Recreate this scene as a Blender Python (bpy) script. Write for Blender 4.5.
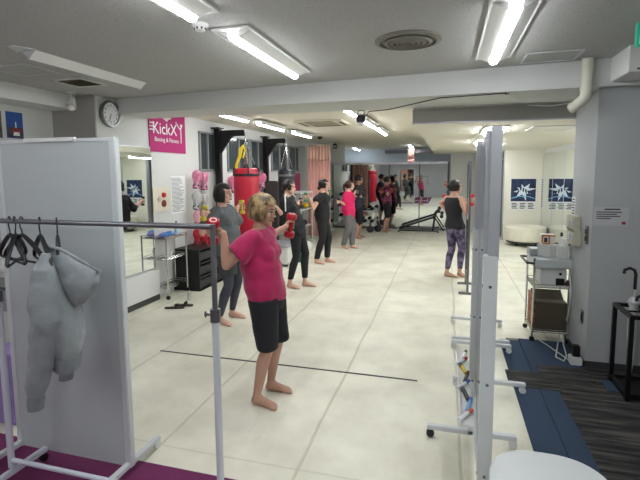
import bpy, bmesh, math, random
from mathutils import Vector, Matrix, Euler
random.seed(7)
for o in list(bpy.data.objects): bpy.data.objects.remove(o)
SC = bpy.context.scene; COL = SC.collection
R = math.radians; PI = math.pi
V = Vector
# ---------------------------------------------------------------- camera
FPX, U0, V0, CH = 446.0, 320.0, 218.0, 1.72
_d1 = V((127., 46., FPX)).normalized()
_d2 = -V((-1580., 34., FPX)); _d2 = (_d2 - _d1*_d2.dot(_d1)).normalized()
_up = _d1.cross(_d2)
if _up.y < 0: _up = -_up
AX = (_d2, _d1, _up)          # world X, Y, Z seen in the camera's frame (x right, y up, z forward)
cam_d = bpy.data.cameras.new('camera'); cam = bpy.data.objects.new('camera', cam_d); COL.objects.link(cam)
cam_d.sensor_width = 36; cam_d.lens = FPX/640*36
cam_d.shift_x = 0; cam_d.shift_y = (V0-240)/640.0
cam.matrix_world = Matrix([[AX[i][0], AX[i][1], -AX[i][2], (0, 0, CH)[i]] for i in range(3)] + [[0, 0, 0, 1]])
cam_d.clip_start = .05; cam_d.clip_end = 80
SC.camera = cam
def ray(u, v):
    c = V((u-U0, V0-v, FPX)); return V((AX[0].dot(c), AX[1].dot(c), AX[2].dot(c)))
def atY(u, v, Y): r = ray(u, v); return V((0, 0, CH)) + r*(Y/r.y)
def atX(u, v, X): r = ray(u, v); return V((0, 0, CH)) + r*(X/r.x)
def atZ(u, v, z=0.): r = ray(u, v); return V((0, 0, CH)) + r*((z-CH)/r.z)
# ---------------------------------------------------------------- world and exposure
W = bpy.data.worlds.new('world'); SC.world = W; W.use_nodes = True
W.node_tree.nodes['Background'].inputs[0].default_value = (.55, .6, .65, 1)
W.node_tree.nodes['Background'].inputs[1].default_value = .15
SC.view_settings.view_transform = 'Standard'; SC.view_settings.look = 'None'
SC.view_settings.exposure = 0.24; SC.view_settings.gamma = 1.0; SC.view_settings.use_curve_mapping = False
LAMP = 40.0      # radiance of a fluorescent tube
# ---------------------------------------------------------------- materials
def s2l(c):
    return tuple((x/255/12.92 if x/255 <= .04045 else ((x/255+.055)/1.055)**2.4) for x in c)
_mc = {}
def mat(name, rgb, rough=.6, metal=0., var=.08, scale=14., bump=0., bscale=60., emit=0., trans=0., alpha=1., coat=0., rgb2=None, stretch=None, fuzz=0.):
    if name in _mc: return _mc[name]
    m = bpy.data.materials.new(name); m.use_nodes = True; nt = m.node_tree; b = nt.nodes['Principled BSDF']
    c = s2l(rgb)
    tc = nt.nodes.new('ShaderNodeTexCoord'); mp = nt.nodes.new('ShaderNodeMapping'); nt.links.new(tc.outputs['Object'], mp.inputs[0])
    if stretch: mp.inputs['Scale'].default_value = stretch
    n = nt.nodes.new('ShaderNodeTexNoise'); n.inputs['Scale'].default_value = scale; n.inputs['Detail'].default_value = 4
    nt.links.new(mp.outputs[0], n.inputs[0])
    mx = nt.nodes.new('ShaderNodeMix'); mx.data_type = 'RGBA'
    lo = s2l(rgb2) if rgb2 else tuple(x*(1-var) for x in c); hi = c if rgb2 else tuple(min(1, x*(1+var)) for x in c)
    mx.inputs[6].default_value = (*lo, 1); mx.inputs[7].default_value = (*hi, 1)
    fac = n.outputs[0]
    if rgb2:
        r = nt.nodes.new('ShaderNodeMapRange'); r.inputs[1].default_value = .42; r.inputs[2].default_value = .58
        nt.links.new(n.outputs[0], r.inputs[0]); fac = r.outputs[0]
    nt.links.new(fac, mx.inputs[0]); nt.links.new(mx.outputs[2], b.inputs['Base Color'])
    b.inputs['Roughness'].default_value = rough; b.inputs['Metallic'].default_value = metal
    if coat: b.inputs['Coat Weight'].default_value = coat
    if fuzz: b.inputs['Sheen Weight'].default_value = fuzz
    if trans: b.inputs['Transmission Weight'].default_value = trans; b.inputs['IOR'].default_value = 1.1
    if alpha < 1: b.inputs['Alpha'].default_value = alpha
    if emit:
        b.inputs['Emission Color'].default_value = (*c, 1); b.inputs['Emission Strength'].default_value = emit
    if bump:
        n2 = nt.nodes.new('ShaderNodeTexNoise'); n2.inputs['Scale'].default_value = bscale; n2.inputs['Detail'].default_value = 3
        nt.links.new(mp.outputs[0], n2.inputs[0])
        bp = nt.nodes.new('ShaderNodeBump'); bp.inputs['Strength'].default_value = bump; bp.inputs['Distance'].default_value = .01
        nt.links.new(n2.outputs[0], bp.inputs['Height']); nt.links.new(bp.outputs[0], b.inputs['Normal'])
    _mc[name] = m; return m
M_wall = mat('wall_paint', (206, 208, 205), .75, var=.03, scale=3, bump=.05, bscale=120)
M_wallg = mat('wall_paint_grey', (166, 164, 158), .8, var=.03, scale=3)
M_white = mat('white_paint', (226, 228, 226), .5, var=.02)
M_alu = mat('aluminium', (196, 200, 206), .35, .6, var=.04)
M_grey = mat('grey_metal', (210, 215, 217), .45, .1, var=.03)
M_chrome = mat('chrome', (210, 210, 210), .18, 1., var=.03)
M_steel = mat('dark_steel', (120, 122, 126), .3, .9)
M_black = mat('black_plastic', (20, 20, 22), .45)
M_blackm = mat('black_metal', (22, 22, 24), .4, .3)
M_mirror = mat('mirror_glass', (222, 228, 226), .015, 1., var=.0)
M_tube = mat('lamp_tube', (250, 252, 255), .5, emit=LAMP)
M_paper = mat('paper', (232, 234, 234), .8, var=.02)
M_ink = mat('print_ink', (50, 52, 58), .8)
M_red = mat('red_vinyl', (178, 20, 38), .38, var=.05)
M_skin = mat('skin', (188, 146, 126), .6, var=.05, scale=20)
M_hairb = mat('black_hair', (24, 20, 20), .42, var=.3, scale=60, bump=.3, bscale=90, stretch=(4, 4, .6))
M_hairbr = mat('brown_hair', (62, 38, 30), .42, var=.3, scale=60, bump=.3, bscale=90, stretch=(4, 4, .6))
# ---------------------------------------------------------------- mesh builder
def frame_of(d):
    d = V(d).normalized(); a = V((0, 0, 1)) if abs(d.z) < .92 else V((1, 0, 0))
    x = a.cross(d).normalized(); return x, d.cross(x), d
class MB:
    def __init__(s): s.bm = bmesh.new(); s.m = []
    def _mi(s, m):
        if m not in s.m: s.m.append(m)
        return s.m.index(m)
    def face(s, vs, m):
        try: f = s.bm.faces.new(vs)
        except ValueError: return
        f.material_index = s._mi(m); return f
    def box(s, c, size, m, rot=None, bev=0):
        c = V(c); hx, hy, hz = [x/2 for x in size]
        tm = bmesh.new()
        bmesh.ops.create_cube(tm, size=1)
        for v in tm.verts: v.co = V((v.co.x*size[0], v.co.y*size[1], v.co.z*size[2]))
        if bev: bmesh.ops.bevel(tm, geom=tm.edges[:], offset=bev, segments=2, affect='EDGES')
        if rot is not None:
            rm = rot if isinstance(rot, Matrix) else Euler(rot).to_matrix()
            for v in tm.verts: v.co = rm @ v.co
        s._merge(tm, m, c)
        return s
    def _merge(s, tm, m, c=V((0, 0, 0))):
        mp = {v: s.bm.verts.new(v.co+c) for v in tm.verts}
        i = s._mi(m)
        for f in tm.faces:
            g = s.bm.faces.new([mp[v] for v in f.verts]); g.material_index = i
        tm.free()
    def span(s, a, b, m, bev=0):
        a, b = V(a), V(b); return s.box((a+b)/2, [abs(x) for x in (b-a)], m, None, bev)
    def loft(s, rings, m, seg=20, cap=True):
        prev = None; first = None
        for (c, ax, ay) in rings:
            c, ax, ay = V(c), V(ax), V(ay)
            r = [s.bm.verts.new(c + ax*math.cos(2*PI*k/seg) + ay*math.sin(2*PI*k/seg)) for k in range(seg)]
            if prev:
                for k in range(seg): s.face([prev[k], prev[(k+1) % seg], r[(k+1) % seg], r[k]], m)
            else: first = r
            prev = r
        if cap: s.face(first[::-1], m); s.face(prev, m)
        return s
    def cone(s, a, b, r0, r1, m, seg=16):
        x, y, d = frame_of(V(b)-V(a)); return s.loft([(a, x*r0, y*r0), (b, x*r1, y*r1)], m, seg)
    def cyl(s, a, b, r, m, seg=16): return s.cone(a, b, r, r, m, seg)
    def tube(s, pts, r, m, seg=8):
        pts = [V(p) for p in pts]; n = len(pts); rings = []
        x = None
        for i, p in enumerate(pts):
            d = (pts[min(i+1, n-1)] - pts[max(i-1, 0)]).normalized()
            if x is None: x = frame_of(d)[0]
            x = (x - d*x.dot(d)).normalized(); y = d.cross(x)
            rr = r[i] if isinstance(r, (list, tuple)) else r
            rings.append((p, x*rr, y*rr))
        return s.loft(rings, m, seg)
    def ball(s, c, r, m, seg=16, rot=None):
        if not isinstance(r, (list, tuple)): r = (r, r, r)
        tm = bmesh.new(); bmesh.ops.create_uvsphere(tm, u_segments=seg, v_segments=max(6, seg*2//3), radius=1)
        for v in tm.verts:
            v.co = V((v.co.x*r[0], v.co.y*r[1], v.co.z*r[2]))
            if rot is not None: v.co = rot @ v.co
        s._merge(tm, m, V(c)); return s
    def rcone(s, a, b, r0, r1, m, seg=14):
        s.cone(a, b, r0, r1, m, seg); s.ball(a, r0, m, seg); s.ball(b, r1, m, seg); return s
    def lathe(s, prof, c, axis, m, seg=24):
        x, y, d = frame_of(axis); c = V(c)
        return s.loft([(c+d*z, x*max(r, .0001), y*max(r, .0001)) for r, z in prof], m, seg, cap=False)
    def prism(s, pts, off, m):
        off = V(off); a = [s.bm.verts.new(V(p)) for p in pts]; b = [s.bm.verts.new(V(p)+off) for p in pts]; n = len(a)
        s.face(a[::-1], m); s.face(b, m)
        for k in range(n): s.face([a[k], a[(k+1) % n], b[(k+1) % n], b[k]], m)
        return s
    def text(s, string, size, M4, m, align='CENTER', ext=.002):
        cu = bpy.data.curves.new('t', 'FONT'); cu.body = string; cu.size = size; cu.extrude = ext; cu.align_x = align; cu.resolution_u = 3
        o = bpy.data.objects.new('t', cu); COL.objects.link(o); bpy.context.view_layer.update()
        me = bpy.data.meshes.new_from_object(o.evaluated_get(bpy.context.evaluated_depsgraph_get()))
        tm = bmesh.new(); tm.from_mesh(me)
        for v in tm.verts: v.co = M4 @ v.co
        s._merge(tm, m); bpy.data.objects.remove(o); bpy.data.curves.remove(cu); bpy.data.meshes.remove(me)
        return s
    def build(s, name, parent=None, loc=(0, 0, 0), rz=0, smooth=35, recalc=True):
        if recalc: bmesh.ops.recalc_face_normals(s.bm, faces=s.bm.faces)
        me = bpy.data.meshes.new(name); s.bm.to_mesh(me); s.bm.free()
        for x in s.m: me.materials.append(x)
        if smooth:
            me.shade_smooth()
            if smooth < 180: me.set_sharp_from_angle(angle=R(smooth))
        o = bpy.data.objects.new(name, me); COL.objects.link(o)
        if parent is not None: o.parent = parent
        o.location = loc; o.rotation_euler.z = rz
        return o
def remesh(o, vox, it=4, f=.5, disp=0, dscale=.15):
    r = o.modifiers.new('remesh', 'REMESH'); r.mode = 'VOXEL'; r.voxel_size = vox; r.use_smooth_shade = True
    sm = o.modifiers.new('smooth', 'SMOOTH'); sm.factor = f; sm.iterations = it
    if disp:
        t = bpy.data.textures.new('cloth_folds', 'CLOUDS'); t.noise_scale = dscale; t.noise_depth = 1
        d = o.modifiers.new('folds', 'DISPLACE'); d.texture = t; d.strength = disp; d.mid_level = .5; d.texture_coords = 'LOCAL'
    return o
def tag(o, label, cat, group=None, kind=None):
    if label: o['label'] = label
    if cat: o['category'] = cat
    if group: o['group'] = group
    if kind: o['kind'] = kind
    return o
def thing(name, label, cat, loc=(0, 0, 0), rz=0, group=None):
    o = bpy.data.objects.new(name, None); COL.objects.link(o); o.empty_display_size = .1
    o.location = loc; o.rotation_euler.z = rz; return tag(o, label, cat, group)
def struct(name, mb, **k):
    o = mb.build(name, **k); o['kind'] = 'structure'; return o
def dup(root, loc=None, rz=None, label=None, group=None):
    r = root.copy(); COL.objects.link(r)
    if loc is not None: r.location = loc
    if rz is not None: r.rotation_euler.z = rz
    if label: r['label'] = label
    if group: r['group'] = group
    for ch in list(root.children):
        c = ch.copy(); COL.objects.link(c); c.parent = r
        for g in ch.children:
            d = g.copy(); COL.objects.link(d); d.parent = c
    return r
# ================================================================ the room shell
def nodes_mat(name):
    m = bpy.data.materials.new(name); m.use_nodes = True; return m, m.node_tree, m.node_tree.nodes['Principled BSDF']
def mat_floor():
    m, nt, b = nodes_mat('cream_mat'); N = nt.nodes.new; L = nt.links.new
    tc = N('ShaderNodeTexCoord'); sep = N('ShaderNodeSeparateXYZ')
    nz = N('ShaderNodeTexNoise'); nz.inputs['Scale'].default_value = .9; nz.inputs['Detail'].default_value = 2
    L(tc.outputs['Object'], nz.inputs[0])
    # slightly wavy seams of the laid sheets
    def line(axis, period, off, width):
        a = N('ShaderNodeMath'); a.operation = 'MULTIPLY_ADD'; L(nz.outputs[0], a.inputs[0]); a.inputs[1].default_value = .05; L(sep.outputs[axis], a.inputs[2])
        c = N('ShaderNodeMath'); c.operation = 'ADD'; L(a.outputs[0], c.inputs[0]); c.inputs[1].default_value = off
        p = N('ShaderNodeMath'); p.operation = 'PINGPONG'; L(c.outputs[0], p.inputs[0]); p.inputs[1].default_value = period/2
        r = N('ShaderNodeMapRange'); L(p.outputs[0], r.inputs[0]); r.inputs[1].default_value = width*.4; r.inputs[2].default_value = width; r.inputs[3].default_value = 1; r.inputs[4].default_value = 0
        return r.outputs[0]
    L(tc.outputs['Object'], sep.inputs[0])
    l1 = line(0, .92, .78, .013); l2 = line(1, 3.1, -5.35-.08, .010)
    mx = N('ShaderNodeMath'); mx.operation = 'MAXIMUM'; L(l1, mx.inputs[0])
    m2 = N('ShaderNodeMath'); m2.operation = 'MULTIPLY'; L(l2, m2.inputs[0]); m2.inputs[1].default_value = .6; L(m2.outputs[0], mx.inputs[1])
    n2 = N('ShaderNodeTexNoise'); n2.inputs['Scale'].default_value = 2.2; n2.inputs['Detail'].default_value = 5; n2.inputs['Roughness'].default_value = .6; L(tc.outputs['Object'], n2.inputs[0])
    c1 = N('ShaderNodeMix'); c1.data_type = 'RGBA'; c1.inputs[6].default_value = (*s2l((214, 211, 192)), 1); c1.inputs[7].default_value = (*s2l((238, 236, 218)), 1)
    r = N('ShaderNodeMapRange'); r.inputs[1].default_value = .3; r.inputs[2].default_value = .62; L(n2.outputs[0], r.inputs[0]); L(r.outputs[0], c1.inputs[0])
    c2 = N('ShaderNodeMix'); c2.data_type = 'RGBA'; c2.inputs[7].default_value = (*s2l((186, 182, 158)), 1); L(c1.outputs[2], c2.inputs[6])
    k = N('ShaderNodeMath'); k.operation = 'MULTIPLY'; L(mx.outputs[0], k.inputs[0]); k.inputs[1].default_value = .6; L(k.outputs[0], c2.inputs[0])
    L(c2.outputs[2], b.inputs['Base Color'])
    b.inputs['Roughness'].default_value = .42
    w = N('ShaderNodeTexNoise'); w.inputs['Scale'].default_value = 5; mp = N('ShaderNodeMapping'); mp.inputs['Scale'].default_value = (1.6, .35, 1); L(tc.outputs['Object'], mp.inputs[0]); L(mp.outputs[0], w.inputs[0])
    ad = N('ShaderNodeMath'); ad.operation = 'MULTIPLY_ADD'; L(mx.outputs[0], ad.inputs[0]); ad.inputs[1].default_value = -.25; L(w.outputs[0], ad.inputs[2])
    bp = N('ShaderNodeBump'); bp.inputs['Strength'].default_value = .55; bp.inputs['Distance'].default_value = .02; L(ad.outputs[0], bp.inputs['Height']); L(bp.outputs[0], b.inputs['Normal'])
    return m
def mat_ceil(name, rgb):
    m, nt, b = nodes_mat(name); N = nt.nodes.new; L = nt.links.new
    tc = N('ShaderNodeTexCoord'); n = N('ShaderNodeTexNoise'); n.inputs['Scale'].default_value = 55; n.inputs['Detail'].default_value = 2; L(tc.outputs['Object'], n.inputs[0])
    r = N('ShaderNodeMapRange'); r.inputs[1].default_value = .30; r.inputs[2].default_value = .40; L(n.outputs[0], r.inputs[0])
    c = N('ShaderNodeMix'); c.data_type = 'RGBA'; c.inputs[6].default_value = (*[x*.72 for x in s2l(rgb)], 1); c.inputs[7].default_value = (*s2l(rgb), 1); L(r.outputs[0], c.inputs[0]); L(c.outputs[2], b.inputs['Base Color'])
    b.inputs['Roughness'].default_value = .9
    bp = N('ShaderNodeBump'); bp.inputs['Strength'].default_value = .35; bp.inputs['Distance'].default_value = .01; L(r.outputs[0], bp.inputs['Height']); L(bp.outputs[0], b.inputs['Normal'])
    return m
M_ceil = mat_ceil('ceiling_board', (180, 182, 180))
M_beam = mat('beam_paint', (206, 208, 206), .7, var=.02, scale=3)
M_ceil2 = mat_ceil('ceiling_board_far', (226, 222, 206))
M_floor = mat_floor()
def mat_stripe():
    m, nt, b = nodes_mat('striped_carpet'); N = nt.nodes.new; L = nt.links.new
    tc = N('ShaderNodeTexCoord'); mp = N('ShaderNodeMapping'); mp.inputs['Scale'].default_value = (1.3, 14, 1); L(tc.outputs['Object'], mp.inputs[0])
    n = N('ShaderNodeTexNoise'); n.inputs['Scale'].default_value = 1.6; n.inputs['Detail'].default_value = 6; n.inputs['Roughness'].default_value = .65; L(mp.outputs[0], n.inputs[0])
    cr = N('ShaderNodeValToRGB'); L(n.outputs[0], cr.inputs[0]); e = cr.color_ramp.elements
    e[0].position = .38; e[0].color = (*s2l((18, 19, 21)), 1); e[1].position = .66; e[1].color = (*s2l((92, 88, 82)), 1)
    x = e.new(.5); x.color = (*s2l((50, 49, 49)), 1)
    L(cr.outputs[0], b.inputs['Base Color']); b.inputs['Roughness'].default_value = .95
    return m
M_stripe = mat_stripe()
M_navy = mat('navy_carpet', (50, 68, 92), .95, var=.15, scale=90, bump=.3, bscale=200)
M_purple = mat('purple_carpet', (112, 40, 88), .95, var=.18, scale=50, bump=.5, bscale=160, stretch=(1, 3, 1))
M_base = mat('dark_skirting', (62, 64, 66), .6)
XL, XC, XB = -4.47, -3.87, -3.87      # left wall, clock wall, bag wall
YP = 5.22                              # pillar front
b = MB(); b.span((-4.6, 2.13, -.05), (.62, 13.7, 0), M_floor); b.span((.62, 4.85, -.05), (3.2, 13.7, 0), M_floor); struct('floor', b)
b = MB(); b.span((-4.6, 13.7, -.05), (3.2, 17, 0), M_floor); struct('floor', b)
b = MB(); b.span((-4.6, -4.2, -.05), (-.95, 2.13, .004), M_purple); struct('floor_purple_carpet', b)
b = MB(); b.span((-.95, -4.2, -.05), (.5, 2.13, 0), M_floor); struct('floor', b)
# navy and striped carpet tiles on the right
b = MB()
b.span((.50, -4.2, -.05), (.74, 2.13, .005), M_navy); b.span((.62, 2.13, -.05), (.74, 4.78, .005), M_navy); b.span((.745, -4.2, -.05), (.88, 4.1, .005), M_navy)
b.span((.745, 4.1, -.05), (1.18, 4.85, .005), M_navy)
b.span((.55, 2.13, .0), (.62, 4.78, .005), M_navy)
struct('floor_navy_carpet', b)
b = MB(); b.span((.88, -4.2, -.05), (3.2, 4.1, .006), M_stripe); b.span((1.18, 4.1, -.05), (3.2, 4.85, .004), M_stripe)
b.span((.52, 3.72, .005), (.9, 4.02, .011), M_stripe); b.span((.80, 3.95, .005), (1.2, 4.2, .012), M_stripe)
struct('floor_striped_carpet', b)
b = MB(); b.span((1.25, 3.82, .006), (1.38, 4.02, .009), M_navy); struct('floor_navy_patch', b)
ZC, ZF, ZD = 2.62, 2.60, 2.25
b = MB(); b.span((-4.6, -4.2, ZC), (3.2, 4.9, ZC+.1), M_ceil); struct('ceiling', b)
b = MB()
b.prism([(-4.6, 4.66, 2.45), (3.2, 4.02, 2.385), (3.2, 4.02, 2.75), (-4.6, 4.66, 2.75)], (0, 0, 0), M_white) if False else None
q8 = [b.bm.verts.new(x) for x in ((-4.6, 4.66, 2.452), (3.2, 4.02, 2.385), (3.2, 5.1, 2.395), (-4.6, 5.2, 2.462), (-4.6, 4.66, 2.75), (3.2, 4.02, 2.75), (3.2, 5.1, 2.75), (-4.6, 5.2, 2.75))]
for f_ in ((3, 2, 1, 0), (4, 5, 6, 7), (0, 1, 5, 4), (2, 3, 7, 6), (1, 2, 6, 5), (3, 0, 4, 7)): b.face([q8[i] for i in f_], M_beam)
struct('trim_1', b, smooth=0)
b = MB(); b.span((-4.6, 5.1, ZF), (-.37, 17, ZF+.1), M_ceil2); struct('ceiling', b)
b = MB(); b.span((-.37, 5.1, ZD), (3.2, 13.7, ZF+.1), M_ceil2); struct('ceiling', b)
b = MB(); b.span((-.378, 5.092, ZD-.004), (2.5, 5.1, 2.405), M_wallg); b.span((-.385, 5.085, ZD-.006), (2.5, 5.1, ZD+.01), M_alu); struct('trim_2', b)
b = MB(); b.span((-.37, 13.7, ZF), (3.2, 17, ZF+.1), M_ceil2); struct('ceiling', b)
# left side
b = MB(); b.span((XL-.1, -4.2, 0), (XL, 4.27, ZC), M_wall); struct('wall_left', b)
b = MB(); b.span((XL, -4.2, 2.464), (XL+.34, 4.27, ZC), M_white); struct('trim_3', b)
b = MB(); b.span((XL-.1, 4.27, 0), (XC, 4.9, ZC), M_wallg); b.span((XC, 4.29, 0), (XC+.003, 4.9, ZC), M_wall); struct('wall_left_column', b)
b = MB(); b.span((XB-.15, 4.9, 0), (XB, 17, ZC), M_wall); struct('wall_left_rear', b)
b = MB(); b.span((XB, 11.5, 0), (-3.66, 13.9, ZF), M_wall); struct('wall_rear_nib', b)
b = MB(); b.span((-3.66, 13.7, 0), (-3.1, 13.8, ZF), M_wall); struct('wall_rear_nib', b)
b = MB(); b.span((-4.6, 16.9, 0), (3.2, 17, ZF), mat('pale_blue_wall', (176, 188, 200), .8)); struct('wall_rear', b)
b = MB(); b.span((-4.6, -4.2, 0), (3.2, -4.1, ZC), M_wall); struct('wall_front', b)
b = MB(); b.span((3.1, -4.2, 0), (3.2, 17, ZF+.1), M_wall); struct('wall_right', b)
# right column with its switches
XR, YR = 1.20, 4.27
b = MB(); b.span((XR, YR, 0), (3.1, 4.93, ZC), mat('column_paint', (182, 186, 187), .8, var=.02, scale=4)); struct('wall_column', b)
b = MB(); b.span((XR-.008, YR-.01, 0), (3.1, YR, .06), M_base); b.span((XR-.01, YR-.01, 0), (XR, 5.0, .06), M_base); struct('baseboard_column', b)
# soffit over the entrance at far right
b = MB(); b.span((1.248, 3.8, 2.43), (3.1, 4.2, ZC), M_white, .004); b.span((1.30, 3.795, 2.445), (2.6, 3.80, 2.457), M_base); struct('trim_4', b)
# right-hand back room
XM = 2.25
b = MB(); b.span((1.38, 12.0, 0), (3.1, 12.12, ZD), mat('ivory_wall', (232, 230, 216), .7, var=.02)); struct('wall_ivory', b)
b = MB(); b.span((XM+.02, 4.93, 0), (3.1, 12, ZD), M_wall); struct('wall_right_inner', b)
b = MB(); b.span((.1, 13.6, 0), (3.1, 13.7, ZD), M_wall); struct('wall_rear_right', b)
b = MB(); b.span((.9, 12.6, 0), (1.5, 12.66, 2.02), mat('door_grey', (120, 126, 134), .5)); b.span((.96, 12.585, .95), (1.0, 12.6, 1.07), M_chrome); struct('door_1', b)
b = MB(); b.span((1.36, 12.0, .0), (1.385, 12.14, ZD), M_alu); struct('trim_5', b)
# panelled wall of mirrors on the right
Y0m = 5.12
k = 0
edges = [5.4, 6.6, 7.8, 9.0, 9.9, 10.9, 11.98]
b = MB()
for a, c in zip(edges, edges[1:]):
    b.span((XM, a+.004, .1), (XM+.02, c-.004, ZD-.12), M_mirror)
struct('wall_mirror_right', b)
b = MB()
for e in edges: b.span((XM-.004, e-.006, .1), (XM+.02, e+.006, ZD-.12), M_alu)
struct('trim_6', b)
# rear mirrors in their grey frame
YM = 13.62
b = MB(); b.span((-3.45, YM+.02, .03), (.06, YM+.06, 2.0), M_base); struct('wall_mirror_backing', b)
xs = [-3.43, -2.55, -1.68, -.78, .02]
for a, c in zip(xs, xs[1:]):
    t = thing('wall_mirror', None, 'mirror', ((a+c)/2, YM, 0))
    j = xs.index(a)
    t['label'] = ['tall rear wall mirror panel beside the pink curtain', 'rear wall mirror panel second from the pink curtain, reflecting red bag', 'rear wall mirror panel behind the person in black shorts', 'rear wall mirror panel behind the incline bench'][j]
    t['group'] = 'mirror panels on the rear wall'
    w = (c-a)/2-.004
    MB().span((-w, -.004, .06), (w, .01, 1.96), M_mirror).build('glass', t)
    b = MB(); b.span((-w, -.02, 1.96), (w, .012, 2.03), M_alu); b.span((-w, -.02, .0), (w, .012, .06), M_steel)
    for s_ in (-1, 1): b.span((s_*w-.012, -.012, .05), (s_*w+.012, .012, 1.97), M_steel)
    b.build('frame', t)
# wall mirror on the left with a white panel below
t = thing('wall_mirror', 'tall frameless mirror on left wall between the clock and the pink banner', 'mirror', (XC+.02, 4.75, 0))
MB().span((.003, -.42, .44), (.015, .45, 2.07), M_mirror).build('glass', t)
b = MB(); b.span((0, -.43, .43), (.008, .46, 2.085), M_alu); b.build('frame', t)
b = MB(); b.span((XC+.02, 4.3, .08), (XC+.10, YP-.03, .425), M_white, .004); b.span((XC+.02, 4.3, 0), (XC+.09, YP-.03, .08), M_base)
struct('trim_7', b)
# windows on the bag wall
M_night = mat('night_glass', (62, 70, 72), .12, var=.35, scale=2); M_wfr = mat('window_frame_grey', (142, 146, 148), .4, .3)
wy = [(199, 214), (227, 248), (250, 264), (271, 286), (288, 301)]
for i, (ua, ub) in enumerate(wy):
    ya, yb = atX(ua, 150, XB).y, atX(ub, 150, XB).y
    b = MB(); b.span((XB-.002, ya, 1.79), (XB+.004, yb, 2.38), M_night)
    for yy in (ya, (ya+yb)/2, yb): b.span((XB, yy-.017, 1.77), (XB+.03, yy+.017, 2.40), M_wfr)
    for zz in (1.78, 2.39): b.span((XB, ya-.02, zz-.015), (XB+.035, yb+.02, zz+.015), M_wfr)
    struct('window_%d' % (i+1), b)
# ---------------------------------------------------------------- ceiling lights
def lamp(x, y, z, label, lit=True, L=1.2, grp='fluorescent ceiling lights', w=.13):
    t = thing('ceiling_light', label, 'ceiling light', (x, y, z), 0, grp)
    b = MB()
    b.prism([(-w, -L/2-.05, -.002), (w, -L/2-.05, -.002), (w, L/2+.05, -.002), (-w, L/2+.05, -.002)], (0, 0, -.012), M_white)
    b.build('housing', t, smooth=0)
    b = MB()
    for s_ in (-1, 1):
        b.prism([(s_*.035, -L/2, -.014), (s_*(w-.015), -L/2, -.014), (s_*.035, -L/2, -.05)], (0, L, 0), M_white)
    b.build('reflector', t, smooth=0)
    mt = M_tube if lit else M_white
    MB().loft([((0, -L/2+.01, -.05), (.03, 0, 0), (0, 0, .022)), ((0, L/2-.01, -.05), (.03, 0, 0), (0, 0, .022))], mt, 12).build('tube', t)
    return t
lamp(-1.36, 1.67, ZC, 'lit ceiling tube light cut by the top edge left of centre, above smoke detector')
lamp(-1.31, 3.24, ZC, 'lit ceiling tube light just in front of the beam, above woman in pink')
lamp(.33, 3.22, ZC, 'lit ceiling tube light in a white recess at upper right')
for (x, y, w_) in ((-2.95, -1.4, 'at left, farthest behind the camera'), (-1.3, -1.4, 'in the middle, farthest behind the camera'), (.33, -1.4, 'right of the middle, far behind the camera'), (-2.95, .4, 'over the purple carpet at left'), (.33, 1.0, 'above the round white table'), (2.0, -.8, 'above the striped carpet at right')):
    lamp(x, y, ZC, 'lit ceiling tube light out of frame, ' + w_)
t = thing('ceiling_light', 'unlit white ceiling light with wedge housing at upper left near the clock', 'ceiling light', (-2.95, 3.25, ZC), 0, None)
MB().prism([(-.065, -.60, 0), (.065, -.60, 0), (.0, -.60, -.06)], (0, 1.24, 0), M_white).build('housing', t, smooth=0)
b = MB(); b.prism([(-.09, -.62, 0), (.09, -.62, 0), (.02, -.75, 0), (-.02, -.75, 0)], (0, 0, -.006), M_grey); b.build('end_plate', t, smooth=0)
nm = ['nearest', 'middle', 'farthest']
for i, y in enumerate((5.85, 7.42, 9.15)):
    lamp(-2.98, y, ZF-.03, 'lit ceiling tube light above the punching bags, %s of the left row' % nm[i], grp='left row of ceiling lights behind the beam', w=.09, L=1.15)
for i, y in enumerate((5.75, 7.42, 9.05)):
    lamp(-1.27, y, ZF-.03, 'lit ceiling tube light behind the beam, %s of the middle row' % nm[i], grp='middle row of ceiling lights behind the beam', w=.09, L=1.15)
p1, p2 = atZ(357, 149.5, ZF-.05), atZ(411, 147, ZF-.05)
lamp(p1.x, p1.y, ZF, 'small lit ceiling light seen above mirrors near the pink curtain', grp=None, w=.1, L=1.0)
lamp(p2.x, p2.y, ZF, 'small lit ceiling light seen above the middle of the rear mirrors', grp=None, w=.1, L=1.0)
for i, (u, v) in enumerate(((493, 132), (482, 143))):
    p = atZ(u, v, ZD-.03)
    t = thing('ceiling_light', 'twin-tube lit panel in lowered ceiling, ' + ('nearer, above the standing mirror top' if i == 0 else 'farther, behind the standing mirror top'), 'ceiling light', (p.x, p.y, ZD))
    MB().span((-.13, -.55, -.014), (.13, .55, -.001), M_white).build('housing', t)
    for s_ in (-1, 1): MB().cyl((s_*.06, -.5, -.035), (s_*.06, .5, -.035), .018, M_tube, 10).build('tube', t)
lamp(1.95, 6.6, ZD, 'unseen tube light added to brighten the back room, behind the right column', grp=None, w=.1)  # fill light added to brighten the back room, kept out of view behind the column
lamp(1.0, 11.4, ZD, 'unseen tube light added to brighten the rear area, behind the standing mirror posts', grp=None, w=.1)  # added fill for the dim rear area, hidden behind the mirror posts
lamp(.95, 9.6, ZD, 'unseen tube light added in lowered ceiling to brighten the rear, behind the nearest standing mirror', grp=None, w=.1)  # another added fill for the rear, also hidden by the posts
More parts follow.
